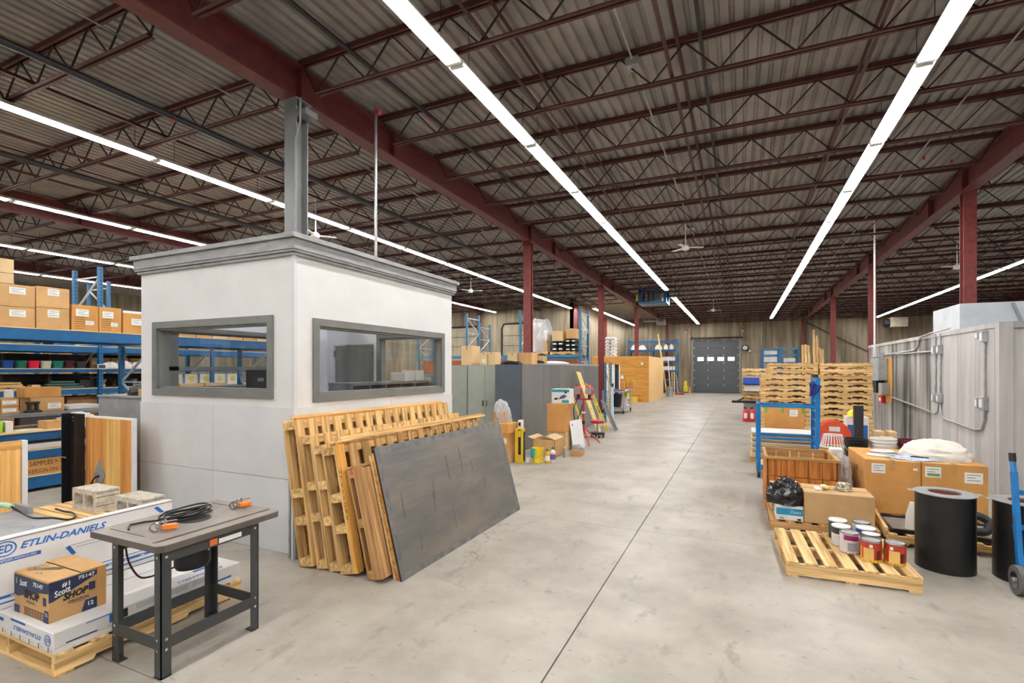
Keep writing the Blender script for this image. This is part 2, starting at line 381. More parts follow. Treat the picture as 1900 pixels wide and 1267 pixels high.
# overhead door in the back wall
dr = O('door_1', MB().box(DX0 - 0.02, DX1 + 0.02, YB + 0.2, YB + 0.24, 0, DZ), M_gap, kind='structure')
M_door = mat('charcoal_door_steel', (84, 88, 92), 0.5, 0, 0.06)
M_pane = emis('daylight_pane', (255, 226, 234), 3.0)
nP = 7; ph = DZ / nP
for i in range(nP):
    z0 = i * ph; p = MB()
    if i == 4:
        p.box(DX0, DX1, YB + 0.1, YB + 0.19, z0 + 0.006, z0 + 0.16); p.box(DX0, DX1, YB + 0.1, YB + 0.19, z0 + 0.42, z0 + ph - 0.006)
        xs = [DX0] + [c for k in range(4) for c in (DX0 + 0.30 + k * 0.72, DX0 + 0.30 + k * 0.72 + 0.44)] + [DX1]
        for k in range(0, 10, 2): p.box(xs[k], xs[k + 1], YB + 0.1, YB + 0.19, z0 + 0.16, z0 + 0.42)
        q = O('door_panel', p, M_door, dr)
        for k in range(1, 9, 2): O('window_pane', MB().box(xs[k] - 0.01, xs[k + 1] + 0.01, YB + 0.14, YB + 0.15, z0 + 0.15, z0 + 0.43), M_pane, q)
    else:
        p.box(DX0, DX1, YB + 0.1, YB + 0.19, z0 + 0.006, z0 + ph * 0.5 - 0.004); p.box(DX0, DX1, YB + 0.105, YB + 0.19, z0 + ph * 0.5 - 0.004, z0 + ph * 0.5 + 0.004); p.box(DX0, DX1, YB + 0.1, YB + 0.19, z0 + ph * 0.5 + 0.004, z0 + ph - 0.006)
        O('door_panel', p, M_door, dr)
    for x in (DX0 + 0.06, DX0 + 1.05, DX1 - 1.05, DX1 - 0.06):
        O('hinge', MB().box(x - 0.035, x + 0.035, YB + 0.07, YB + 0.1, z0 + ph - 0.07, z0 + ph + 0.05 if i < nP - 1 else z0 + ph - 0.01), M_galv, dr)
for x, d in ((DX0 - 0.06, -1), (DX1 + 0.06, 1)):
    O('door_track', MB().box(x - 0.04, x + 0.04, YB - 0.06, YB, 0, DZ + 0.15), M_steel, dr)
    O('door_track', MB().bar((x, YB - 0.05, DZ + 0.1), (x, YB - 2.6, DZ + 0.75), 0.05, 0.06), M_steel, dr)
O('spring_shaft', MB().cyl((DX0 - 0.2, YB - 0.15, DZ + 0.18), (DX1 + 0.25, YB - 0.15, DZ + 0.18), 0.05), M_dark, dr)
O('door_bottom_seal', MB().box(DX0, DX1, YB + 0.08, YB + 0.19, 0, 0.03), M_black, dr)
# dock doors seen on the left-hand back wall
for n, (xa, xb, za, zb) in enumerate(((-16.9, -14.75, 2.0, 4.35), (-13.05, -10.15, 2.0, 4.45)), 2):
    d = O('door_%d' % n, MB().box(xa, xb, YLB - 0.06, YLB - 0.01, za - 0.6, zb), mat('beige_dock_door', (160, 148, 124), 0.7, 0, 0.14, 3, (1, 1, .3)), kind='structure')
    for k in range(1, 5): O('door_rib', MB().box(xa, xb, YLB - 0.075, YLB - 0.06, za - 0.6 + k * 0.6 - 0.01, za - 0.6 + k * 0.6 + 0.01), M_gap, d)
    O('door_frame', MB().tube([(xa - .06, YLB - .1, 0), (xa - .06, YLB - .1, zb - .2), (xa + .1, YLB - .1, zb + .08), (xb - .1, YLB - .1, zb + .08), (xb + .06, YLB - .1, zb - .2), (xb + .06, YLB - .1, 0)], 0.05, 8), M_dark, d)

# ------------------------------------------------------------------ roof: deck, joists, bridging, beams
dk = MB(); x = XL; prof = []
while x < XR:
    prof += [(x, ZD), (x + 0.086, ZD), (x + 0.104, ZD + 0.038), (x + 0.134, ZD + 0.038)]; x += 0.152
prof.append((x, ZD))
for px, pz in prof: dk.v += [(px, YN, pz), (px, YB + .3, pz)]
for i in range(len(prof) - 1): dk.f.append((2 * i, 2 * i + 2, 2 * i + 3, 2 * i + 1))
ceil = O('ceiling', dk, M_deck, kind='structure')
O('roof_skin', MB().box(XL - .3, XR + .3, YN - .3, YB + .3, ZD + 0.06, ZD + 0.12), M_gap, ceil)
BX = [-23.81, -14.53, -5.25, 4.03, 13.31]
def joist_mesh(L):
    c = MB(); w = MB()
    for z0, z1, e in ((5.70, 5.765, 0.0), (5.275, 5.315, 0.28)):
        for s in (-1, 1): c.box(e, L - e, s * 0.030 - 0.016, s * 0.030 + 0.016, z0, z1) if z0 > 5.5 else (c.box(e, L - e, s * 0.03 - 0.018, s * 0.03 + 0.018, z0, z0 + 0.008), c.box(e, L - e, s * 0.015 - 0.004, s * 0.015 + 0.004, z0, z1))
    n = 22; p = (L - 0.56) / n; pts = [(0.05, 0, 5.71)]
    for k in range(n + 1): pts.append((0.28 + k * p + (0.0 if 0 < k < n else 0), 0, 5.30 if k % 2 == 0 else 5.71))
    pts.append((L - 0.05, 0, 5.71))
    for a, b in zip(pts, pts[1:]): w.bar(a, b, 0.017, 0.017)
    return c, w
Lj = BX[1] - BX[0] - 0.16
cj, wj = joist_mesh(Lj)
_jm = bpy.data.meshes.new('joist'); _jm.from_pydata(cj.v, [], cj.f); _jm.materials.append(M_redd)
_wm = bpy.data.meshes.new('joist_web'); _wm.from_pydata(wj.v, [], wj.f); _wm.materials.append(M_web)
cz = OFF[ceil.name]
YJ = [4.75 + 1.56 * k for k in range(-12, 24) if 4.75 + 1.56 * k < 40.7]
for bi in range(4):
    for y in YJ:
        if bi < 2 and y > YLB - .2: continue
        j = bpy.data.objects.new('joist', _jm); COL.objects.link(j); j.parent = ceil; j.location = Vector((BX[bi] + 0.08, y, 0)) - cz; OFF[j.name] = Vector((0, 0, 0))
        w = bpy.data.objects.new('joist_web', _wm); COL.objects.link(w); w.parent = j
for bi in range(4):
    y1 = YLB if bi < 2 else YB
    for fx in (0.30, 0.485, 0.708):
        x = BX[bi] + 9.28 * fx
        O('bridging', MB().box(x - .02, x + .02, YN, y1, 5.318, 5.326).box(x - .004, x + .004, YN, y1, 5.326, 5.36), M_redd, ceil)
        O('bridging', MB().box(x + .05, x + .09, YN, y1, 5.675, 5.683).box(x + .066, x + .074, YN, y1, 5.66, 5.675), M_redd, ceil)
for i, x in enumerate(BX):
    y1 = YLB if i < 2 else YB
    b = MB().box(x - .11, x + .11, YN, y1, 5.25, 5.272).box(x - .11, x + .11, YN, y1, 5.678, 5.70).box(x - .008, x + .008, YN, y1, 5.272, 5.678)
    bm_ = O('roof_beam', b, M_beam, ceil)
    st = MB()
    for y in [4.75 + 7.8 * k for k in range(-1, 5)]:
        if y < y1: st.box(x - .10, x + .10, y - .006, y + .006, 5.272, 5.678)
        if y + 1.9 < y1: st.box(x - .105, x + .105, y + 1.894, y + 1.906, 5.272, 5.678)
    fin(O('stiffener', st, M_beam, bm_), kind='stuff')
# services under the roof
O('sprinkler_pipe', MB().cyl((-6.9, YN, 5.17), (-6.9, YLB - .2, 5.17), 0.042), M_dark, ceil)
O('sprinkler_pipe', MB().cyl((-10.6, YN, 5.2), (-10.6, YLB - .2, 5.2), 0.05), M_dark, ceil)
O('sprinkler_pipe', MB().cyl((-4.15, YN, 5.52), (-4.15, YB - .2, 5.52), 0.028), M_dark, ceil)
O('sprinkler_pipe', MB().cyl((-0.42, YN, 5.6), (-0.42, YB - .2, 5.6), 0.022), M_dark, ceil)
for x, z in ((-1.22, 5.63), (-6.1, 5.4), (2.9, 5.65)): O('conduit', MB().cyl((x, YN, z), (x, YB - .3, z), 0.012, 6), M_galv, ceil)
for x, y in ((-1.22, 6.3), (-1.22, 14.2)): O('junction_box', MB().box(x - .08, x + .08, y - .08, y + .08, 5.55, 5.65), M_galv, ceil)
for x, y, z in ((-6.9, 6.9, 5.11), (-6.9, 4.2, 5.11), (-4.15, 6.2, 5.47), (2.9, 10.9, 5.45), (3.4, 11.3, 5.45)):
    O('sprinkler_head', MB().lathe(x, y, [(0.012, z + .06), (0.02, z + .02), (0.028, z), (0.01, z - .01)], 8), mat('sprinkler_red', (190, 50, 40), 0.4), ceil)

# ------------------------------------------------------------------ columns
def column(x, y, z1, m, label, z0=0):
    c = thing('steel_column', label, 'column', (x, y, z0))
    O('flange', MB().box(x - .1, x + .1, y - .1, y - .084, z0, z1), m, c); O('flange', MB().box(x - .1, x + .1, y + .084, y + .1, z0, z1), m, c)
    O('web', MB().box(x - .006, x + .006, y - .084, y + .084, z0, z1), m, c)
    O('cap_plate', MB().box(x - .14, x + .14, y - .13, y + .13, z1 - 0.02, z1), m, c)
    O('base_plate', MB().box(x - .16, x + .16, y - .16, y + .16, z0, z0 + 0.02), m, c)
    return c
g = column(-5.25, 4.75, 5.25, M_gcol, 'grey painted steel column rising through the roof of the office booth')
O('bracket', MB().box(-5.15, -4.98, 4.65, 4.85, 5.02, 5.10), M_gcol, g); O('conduit', MB().tube([(-5.1, 4.6, 3.1), (-5.1, 4.6, 4.7), (-5.02, 4.6, 4.9), (-5.02, 4.6, 5.2)], 0.014, 6), M_gcol, g)
column(-5.25, 12.55, 5.25, M_red, 'nearest red steel column left of the aisle, behind the dark cabinet')
column(-5.25, 20.35, 5.25, M_red, 'red steel column left of the aisle, second from the office booth')
column(-5.25, 28.15, 5.25, M_red, 'red steel column standing at the plywood room')
column(4.03, 12.55, 5.25, M_red, 'nearest and widest red steel column above the grey panelled room')
column(4.03, 20.35, 5.25, M_red, 'red steel column at the far end of the grey panelled room')
column(4.03, 28.15, 5.25, M_red, 'slim red steel column right of the aisle before the last one')
column(4.03, 40.72, 5.25, M_red, 'farthest red steel column on the right against the back wall')
column(-5.25, 40.72, 5.25, M_red, 'red steel column against the back wall behind the wall heater')
column(-8.38, 27.05, 5.25, M_red, 'dark red column at the corner of the left concrete wall')
column(-8.38, 33.6, 5.25, M_red, 'red column against the receding concrete side wall')
column(-14.6, 27.1, 5.25, M_red, 'red column on the concrete wall between the two dock doors')
br = O('wind_brace', MB().bar((4.25, 40.93, 5.1), (9.2, 40.93, 2.2), 0.07), M_redd, None, 'thin dark red brace slanting down the right part of the back wall', 'brace')
for xx, nm in ((-3.75, 'left'), (0.15, 'right')):
    t = thing('track_hanger', 'red angle iron hanger above the ' + nm + ' top corner of the overhead door', 'bracket', (xx, 39.6, 4.5))
    O('strut', MB().bar((xx, 39.6, 4.6), (xx, 39.6, 5.3), 0.05), M_red, t); O('strut', MB().bar((xx, 39.6, 4.6), (xx + .5 * (1 if nm == 'left' else -1), 39.6, 5.3), 0.05), M_red, t)
    O('foot', MB().box(xx - .05, xx + .05, 39.5, 39.7, 4.5, 4.6), M_galv, t)

# ------------------------------------------------------------------ fluorescent rows
FL, FZ = 2.19, 5.18
def make_fixture(loc, label, group):
    t = thing('strip_light', label, 'light', loc, group)
    x, y, z = loc
    O('housing', MB().prism([(x - .105, z + .010), (x - .10, z + .010), (x - .09, z + .035), (x + .09, z + .035), (x + .10, z + .010), (x + .105, z + .010), (x + .095, z + .042), (x + .05, z + .075), (x - .05, z + .075), (x - .095, z + .042)], 'y', y + .005, y + FL - .005), M_white, t)
    for s in (-1, 1): O('tube', MB().cyl((x + s * .055, y + .06, z + .012), (x + s * .055, y + FL - .06, z + .012), 0.019, 8), M_tube, t)
    for yy in (y + .02, y + FL - .06): O('lamp_holder', MB().box(x - .08, x + .08, yy, yy + .04, z - .008, z + .035), M_white, t)
    for yy in (y + .3, y + FL - .3): O('hanger', MB().cyl((x, yy, z + .07), (x, yy, 5.76), 0.004, 5), M_dark, t)
    return t
ROWS = [(-2.89, 4.81 - 8 * FL, 16, 'long row left of the aisle'), (-2.89, 24.8, 7, 'short row over the overhead door'),  # rows run on behind the camera, unseen fixtures added to brighten near faces
        (1.858, 6.93 - 9 * FL, 23, 'row right of the aisle'), (8.11, 13.5, 12, 'row at the far right'), (8.11, 13.5 - 12 * FL, 11, 'added row beyond the right edge'),
        (-8.64, 0.6 - 5 * FL, 17, 'row crossing behind the office booth'), (-7.5, 27.4, 6, 'short row along the side wall'),
        (-13.37, 0.6 - 5 * FL, 17, 'second row left of the booth'), (-18.4, 0.6, 12, 'third row left of the booth'), (-23.0, 0.6, 12, 'lowest row at left')]
ORD = ['', 'first', 'second', 'third', 'fourth', 'fifth', 'sixth', 'seventh', 'eighth', 'ninth', 'tenth', 'eleventh', 'twelfth', 'thirteenth', 'fourteenth', 'fifteenth', 'sixteenth', 'seventeenth', 'eighteenth', 'nineteenth', 'twentieth', 'twenty-first', 'twenty-second', 'twenty-third', 'twenty-fourth']
fx0 = None
for X_, Y_, n, nm in ROWS:
    for k in range(n):
        lb = 'strip light, %s from the far end of the %s' % (ORD[n - k], nm)
        if fx0 is None: fx0 = make_fixture((X_, Y_, FZ), lb, 'fluorescent lights, ' + nm); P0 = Vector((X_, Y_, FZ))
        else: dup(fx0, Vector((X_, Y_ + k * FL, FZ)) - P0, lb, group='fluorescent lights, ' + nm)
# ================================================================== OFFICE BOOTH
OX0, OX1, OY0, OY1, OZ = -6.39, -3.93, 3.53, 6.43, 2.94
WT = 0.11
off = thing('office_booth', 'grey and white office booth with a cornice and wide windows', 'office', ((OX0 + OX1) / 2, (OY0 + OY1) / 2, 0))
def wall_hole(axis, at0, at1, a0, a1, z1, h):
    b = MB()
    def bx(u0, u1, za, zb): b.box(u0, u1, at0, at1, za, zb) if axis == 'x' else b.box(at0, at1, u0, u1, za, zb)
    bx(a0, h[0], 0, z1); bx(h[1], a1, 0, z1); bx(h[0], h[1], 0, h[2]); bx(h[0], h[1], h[3], z1)
    return b
FS = (-6.07, -4.28, 1.58, 2.26); FE = (3.83, 6.13, 1.54, 2.24); FW = (3.75, 5.75, 1.56, 2.26)
NWIN = (-5.17, -4.10, 1.58, 2.28); NDR = (-6.15, -5.3, 0, 2.2)
O('wall', wall_hole('x', OY0, OY0 + WT, OX0, OX1, OZ, FS), M_wall, off)
O('wall', wall_hole('y', OX1 - WT, OX1, OY0 + WT, OY1, OZ, FE), M_wall, off)
O('wall', wall_hole('y', OX0, OX0 + WT, OY0 + WT, OY1, OZ, FW), M_inner, off)
b = MB(); y0, y1 = OY1 - WT, OY1
for u0, u1, za, zb in ((OX0 + WT, NDR[0], 0, OZ), (NDR[1], NWIN[0], 0, OZ), (NWIN[1], OX1 - WT, 0, OZ), (NDR[0], NDR[1], NDR[3], OZ), (NWIN[0], NWIN[1], 0, NWIN[2]), (NWIN[0], NWIN[1], NWIN[3], OZ)): b.box(u0, u1, y0, y1, za, zb)
O('wall', b, M_inner, off)
dd = O('door', MB().box(NDR[0] + .02, NDR[1] - .02, y0 + .03, y0 + .07, 0.01, NDR[3] - .02), M_trim, off)
O('door_handle', MB().cyl((NDR[1] - .1, y0 + .03, 1.0), (NDR[1] - .1, y0 - .03, 1.0), 0.02), M_chrome, dd)
for z in (0.3, 2.0): O('hinge', MB().box(NDR[0] + .0, NDR[0] + .03, y0 + .005, y0 + .03, z, z + .1), M_steel, dd)
O('light_switch', MB().box(-5.25, -5.2, y0 - .012, y0, 1.35, 1.47), M_white, off)
# lower cladding panels, proud of the wall with open seams
zs = (0.0, 0.725, 1.425)
for za, zb in zip(zs, zs[1:]):
    xs = (OX0, -5.1, OX1 + 0.012)
    for xa, xb in zip(xs, xs[1:]): O('wall_cladding', MB().box(xa + .002, xb - .002, OY0 - .012, OY0, za + .003, zb - .003), M_wall2, off)
    ys = (OY0, 5.0, OY1)
    for ya, yb in zip(ys, ys[1:]): O('wall_cladding', MB().box(OX1, OX1 + .012, ya + .002, yb - .002, za + .003, zb - .003), M_wall2, off)
O('corner_bead', MB().box(OX1 - .02, OX1 + .016, OY0 - .016, OY0 + .02, 0.0, 2.9), M_wall2, off)
# cornice: fascia board, bed mould, cap
def ring(name, o, z0, z1, m, t=0.03):
    O(name, MB().box(OX0 - o, OX1 + o, OY0 - o, OY0 - o + t, z0, z1), m, off); O(name, MB().box(OX1 + o - t, OX1 + o, OY0 - o + t, OY1 + o, z0, z1), m, off)
    O(name, MB().box(OX0 - o, OX0 - o + t, OY0 - o + t, OY1 + o, z0, z1), m, off); O(name, MB().box(OX0 - o + t, OX1 + o - t, OY1 + o - t, OY1 + o, z0, z1), m, off)
ring('bed_mould', 0.03, 2.90, 2.925, M_corn); ring('bed_mould', 0.045, 2.932, 2.955, M_corn, 0.045)
ring('fascia', 0.055, 2.958, 3.055, M_corn); ring('cornice_cap', 0.085, 3.06, 3.105, M_corn, 0.12)
# window trims: four mitred boards each, a lining and a pane
def window(nm, axis, at, sgn, h, fw=0.075, pane=None):
    a0, a1, z0, z1 = h; f = O('window_frame', MB(), M_trim, off) if 0 else None
    def put(poly, name='window_trim'):
        b = MB(); n = len(poly); p, q = at, at + sgn * 0.025
        for t in (p, q):
            for u, v in poly: b.v.append((u, t, v) if axis == 'x' else (t, u, v))
        b.f += [tuple(reversed(range(n))), tuple(range(n, 2 * n))] + [(k, (k + 1) % n, n + (k + 1) % n, n + k) for k in range(n)]
        return O(name, b, M_trim, off)
    e = 0.0015
    put([(a0 - fw, z0 - fw), (a1 + fw, z0 - fw), (a1, z0), (a0, z0)]); put([(a0 - fw, z1 + fw), (a0, z1), (a1, z1), (a1 + fw, z1 + fw)])
    put([(a0 - fw, z0 - fw + e), (a0, z0 + e), (a0, z1 - e), (a0 - fw, z1 + fw - e)]); put([(a1 + fw, z0 - fw + e), (a1 + fw, z1 + fw - e), (a1, z1 - e), (a1, z0 + e)])
    ln = MB(); t0, t1 = sorted((at, at - sgn * WT))
    def bx(u0, u1, za, zb, ta=t0, tb=t1): return (ln.box(u0, u1, ta, tb, za, zb) if axis == 'x' else ln.box(ta, tb, u0, u1, za, zb))
    bx(a0, a1, z0 - .001, z0 + .02); bx(a0, a1, z1 - .02, z1 + .001); bx(a0, a0 + .02, z0, z1); bx(a1 - .02, a1, z0, z1)
    O('window_lining', ln, M_trim, off)
    g = MB(); m = (t0 + t1) / 2
    g.box(a0 + .02, a1 - .02, m - .003, m + .003, z0 + .02, z1 - .02) if axis == 'x' else g.box(m - .003, m + .003, a0 + .02, a1 - .02, z0 + .02, z1 - .02)
    O('window_pane', g, M_glass, off)
window('s', 'x', OY0, -1, FS); window('e', 'y', OX1, 1, FE)
window('w', 'y', OX0 + WT, 1, FW, 0.06); window('n', 'x', OY1 - WT, -1, NWIN, 0.06)
O('window_rail', MB().box(OX0 + .03, OX0 + .08, FW[0], FW[1], 1.78, 1.83), M_trim, off)
O('window_mullion', MB().box(OX0 + .03, OX0 + .08, FW[0], FW[0] + .16, FW[2], FW[3]), M_trim, off)
# inside: desk, monitor, drawer units, paper stacks
dk = thing('office_desk', 'white desk along the window inside the office booth', 'desk', (-5.1, 4.1, 0))
O('desk_top', MB().box(-6.1, -4.4, 3.72, 4.35, 1.28, 1.31), M_white, dk)
for x in (-6.05, -4.45):
    for y in (3.78, 4.3): O('leg', MB().box(x - .025, x + .025, y - .025, y + .025, 0, 1.28), M_steel, dk)
mo = thing('monitor', 'black computer monitor seen through the left window of the office booth', 'monitor', (-4.95, 4.0, 1.31))
O('screen', MB().box(-5.2, -4.62, 3.98, 4.02, 1.43, 1.79), M_blackp, mo, bev=0.005); O('stand', MB().box(-4.95, -4.87, 4.0, 4.03, 1.32, 1.5), M_blackp, mo); O('base', MB().box(-5.03, -4.79, 3.95, 4.12, 1.31, 1.325), M_blackp, mo)
O('rating_label', MB().box(-5.0, -4.9, 3.977, 3.98, 1.66, 1.70), solid('grey_label', (120, 124, 120)), mo)
sh = thing('pigeonhole_unit', 'dark grey pigeonhole unit under the right window inside the booth', 'cabinet', (-4.3, 5.3, 0))
O('body', MB().box(-4.55, -4.18, 4.6, 6.2, 0, 1.50), M_trim, sh); O('top', MB().box(-4.56, -4.17, 4.6, 6.2, 1.60, 1.63), M_trim, sh)
for k in range(6): O('divider', MB().box(-4.55, -4.19, 4.6 + k * .315, 4.625 + k * .315, 1.5, 1.6), M_trim, sh)
for k, (y, w) in enumerate(((5.72, .22), (5.98, .2))):
    O('paper_box', MB().box(-4.5, -4.25, y, y + w, 1.63, 1.75 + .03 * k), M_carton, None, ('lower' if k == 0 else 'taller') + ' white paper box on the pigeonhole unit inside the booth', 'box', bev=.004)
# sprinkler drop behind the booth
rp = thing('sprinkler_drop', 'thin steel pipe dropping from the roof behind the office booth', 'pipe', (-4.62, 5.55, 2.95))
O('pipe', MB().cyl((-4.62, 5.55, 2.95), (-4.62, 5.55, 5.5), 0.02, 10), M_steel, rp); O('valve', MB().cyl((-4.62, 5.55, 5.4), (-4.55, 5.55, 5.35), 0.035, 10), mat('sprinkler_red', (190, 50, 40), 0.4), rp)
O('sleeve', MB().cyl((-4.66, 5.55, 2.95), (-4.66, 5.55, 3.35), 0.026, 10), M_galv, rp)
# grey low wall left of the booth
lw = thing('low_partition', 'grey panelled low partition standing against the left side of the office booth', 'partition', (-6.87, 3.75, 0))
O('core', MB().box(-7.34, -6.41, 3.58, 3.95, 0, 1.44), M_gplate, lw)
for xa, xb in ((-7.345, -6.905), (-6.9, -6.405)):
    zz = (0, .36, .72, 1.08, 1.45) if xa > -7 else (0, .72, 1.45)
    for za, zb in zip(zz, zz[1:]): O('panel', MB().box(xa, xb, 3.565, 3.58, za + .003, zb - .002), M_gplate, lw)
O('cap', MB().box(-7.36, -6.40, 3.55, 3.97, 1.45, 1.475), M_gplate, lw)
# ================================================================== generic makers
def cbox(label, x0, x1, y0, y1, z0, z1, m=None, tape='y', labels=(), name='cardboard_box', group=None, rz=0, flap=True):
    """carton: body, top flap seam with tape, paper labels. labels: (face, a0, a1, b0, b1) as fractions; faces: s (toward -y), e (toward +x)"""
    m = m or M_card
    o = O(name, MB().box(x0, x1, y0, y1, z0, z1), m, None, label, 'box', group, bev=min(0.006, (z1 - z0) * 0.05))
    w, d, h = x1 - x0, y1 - y0, z1 - z0; t = min(0.025, 0.12 * min(w, d))
    if flap:
        if tape == 'y':
            O('tape', MB().box((x0 + x1) / 2 - t, (x0 + x1) / 2 + t, y0 - .001, y1 + .001, z1 - .002, z1 + .0012).box((x0 + x1) / 2 - t, (x0 + x1) / 2 + t, y0 - .0015, y0 + .001, z1 - h * .2, z1), M_tape, o)
        elif tape == 'x':
            O('tape', MB().box(x0 - .001, x1 + .001, (y0 + y1) / 2 - t, (y0 + y1) / 2 + t, z1 - .002, z1 + .0012).box(x1 - .001, x1 + .0015, (y0 + y1) / 2 - t, (y0 + y1) / 2 + t, z1 - h * .2, z1), M_tape, o)
    for lb in labels:
        f, a0, a1, b0, b1 = lb[:5]; mm = lb[5] if len(lb) > 5 else M_paper
        if f == 's': q = rect('paper_label', (x0, y0, z0), PX, PZ, a0 * w, a1 * w, b0 * h, b1 * h, mm, o, 0.0015); org, R_, W_ = (x0, y0, z0), PX, w
        else: q = rect('paper_label', (x1, y0, z0), PY, PZ, a0 * d, a1 * d, b0 * h, b1 * h, mm, o, 0.0015); org, R_, W_ = (x1, y0, z0), PY, d
        if mm is M_paper and (a1 - a0) * W_ > 0.05:
            n = 3; bm_ = MB(); r = Vector(R_); nrm = r.cross(Vector(PZ))
            for k in range(n):
                bb = b0 + (b1 - b0) * (0.25 + 0.25 * k); p0 = Vector(org) + r * (W_ * (a0 + (a1 - a0) * .12)) + Vector((0, 0, h * bb)) + nrm * .0022
                p1 = p0 + r * (W_ * (a1 - a0) * (.75 if k != 1 else .5)); th = h * (b1 - b0) * .05
                bm_.quad(p0, p1, p1 + Vector((0, 0, th)), p0 + Vector((0, 0, th)))
            fin(O('printed_lines', bm_, M_ink, q), kind='stuff')
    if rz: o.rotation_euler.z = rz
    return o
_PC = {}
def pallet(label, x0, y0, z0, lx, ly, W, along='x', nb=7, h=0.125, group=None, rz=0, notch=True):
    """stringer pallet. stringers run along the given axis, deck boards across. W: wood dict"""
    key = (lx, ly, id(W), along, nb, h, notch)
    c = (x0 + lx / 2, y0 + ly / 2, z0)
    if key in _PC:
        src = _PC[key]; return dup(src, Vector(c) - OFF[src.name], label, rz, group)
    t = thing('pallet', label, 'pallet', c, group, rz)
    tb = 0.017; a, bdir = (lx, ly) if along == 'x' else (ly, lx)
    def bx(b, u0, u1, v0, v1, za, zb): return b.box(x0 + u0, x0 + u1, y0 + v0, y0 + v1, z0 + za, z0 + zb) if along == 'x' else b.box(x0 + v0, x0 + v1, y0 + u0, y0 + u1, z0 + za, z0 + zb)
    for k in range(3):
        v0 = (0, bdir / 2 - .019, bdir - .038)[k]; za, zb = tb, h - tb
        if notch:
            n0, n1, nh = .16 * a, .36 * a, (zb - za) * .28
            poly = [(0, za), (n0, za), (n0 + .015, za + nh), (n1 - .015, za + nh), (n1, za), (a - n1, za), (a - n1 + .015, za + nh), (a - n0 - .015, za + nh), (a - n0, za), (a, za), (a, zb), (0, zb)]
            b = MB()
            if along == 'x': b.prism([(x0 + p, z0 + q) for p, q in poly], 'y', y0 + v0, y0 + v0 + .038)
            else: b.prism([(y0 + p, z0 + q) for p, q in poly], 'x', x0 + v0, x0 + v0 + .038)
        else: b = bx(MB(), 0, a, v0, v0 + .038, za, zb)
        O('stringer', b, W['x' if along == 'x' else 'y'], t)
    ax2 = 'y' if along == 'x' else 'x'; bw = 0.092
    for k in range(nb):
        u = (a - bw) * k / (nb - 1); O('deck_board', bx(MB(), u, u + bw, 0, bdir, h - tb, h), W[ax2], t)
    for u in (0, a / 2 - bw / 2, a - bw): O('bottom_board', bx(MB(), u, u + bw, 0, bdir, 0, tb), W[ax2], t)
    _PC[key] = t
    return t
def upright_frame(parent, axis, p0, depth, z1, m=None, z0=0, rungs=4, mb=None):
    """two punched posts and bracing; axis: direction of the frame depth"""
    m = m or M_perf; x, y = p0
    q = (x + depth, y) if axis == 'x' else (x, y + depth)
    for (a, b_) in (p0, q):
        O('upright', MB().box(a - .04, a + .04, b_ - .035, b_ + .035, z0, z1), m, parent)
        O('foot_plate', MB().box(a - .06, a + .06, b_ - .06, b_ + .06, z0, z0 + .01), M_blue, parent)
    zs = [z0 + .25 + (z1 - z0 - .45) * k / rungs for k in range(rungs + 1)]
    for k, z in enumerate(zs):
        O('brace', MB().bar((x, y, z), (q[0], q[1], z), 0.03, 0.03), mb or M_rod, parent)
        if k < rungs:
            a, b_ = ((x, y), q) if k % 2 == 0 else (q, (x, y)); O('brace', MB().bar((a[0], a[1], z), (b_[0], b_[1], zs[k + 1]), 0.03, 0.03), mb or M_rod, parent)
def bucket(label, x, y, z, r, h, m, lid=None, handle=True, ribs=True, mi=None):
    t = thing('pail', label, 'pail', (x, y, z))
    pr_ = [(r * .82, z), (r * .94, z + h * .72)]
    if ribs: pr_ += [(r * 1.0, z + h * .73), (r * 1.0, z + h * .76), (r * .95, z + h * .77), (r * .97, z + h * .85), (r * 1.03, z + h * .86), (r * 1.03, z + h * .89), (r * .97, z + h * .9)]
    pr_ += [(r * .99, z + h * .97), (r * 1.04, z + h * .975), (r * 1.04, z + h), (r * .95, z + h), (r * .78, z + .012)]
    O('body', MB().lathe(x, y, pr_, 28), m, t, smooth=35)
    if handle: O('bail_handle', MB().tube([(x + r * 1.03 * math.cos(a), y - r * 1.04 * math.sin(a) - .005, z + h * .85 - h * .45 * math.sin(a)) for a in [math.pi * k / 10 for k in range(11)]], 0.004, 6), M_steel, t)
    return t
from mathutils import noise as _nz
def blob(name, label, cat, cx, cy, z0, rx, ry, h, m, seed, rough=0.25, n=56, k=26, parent=None, power=1.0, crease=3.0):
    """crumpled draped mound sitting on a surface"""
    b = MB(); sd = Vector((seed * 3.7, seed * 1.3, seed * 7.1)); S = max(rx, ry, h)
    for a in range(k + 1):
        v = a / k
        for j in range(n):
            th = 2 * math.pi * j / n; c, s_ = math.cos(th), math.sin(th)
            rr = max(math.cos(v * math.pi / 2), 0.0) ** power if a < k else 0.01
            zz = math.sin(v * math.pi / 2)
            d = Vector((c * rr, s_ * rr, zz))
            low = _nz.noise(d * 1.6 + sd); mid = 1 - 2.2 * abs(_nz.noise(d * crease + sd)); hi = 1 - 2.2 * abs(_nz.noise(d * crease * 2.3 + sd * 2))
            f = 1 + rough * (0.55 * low + 0.45 * mid + 0.22 * hi - 0.15)
            z = z0 if a == 0 else z0 + max(0.004, h * zz * f)
            b.v.append((cx + rx * rr * f * c, cy + ry * rr * f * s_, z))
    for a in range(k):
        for j in range(n): b.f.append((a * n + j, a * n + (j + 1) % n, (a + 1) * n + (j + 1) % n, (a + 1) * n + j))
    b.f.append(tuple(reversed(range(n)))); b.f.append(tuple(k * n + j for j in range(n)))
    return O(name, b, m, parent, label, cat, smooth=50)
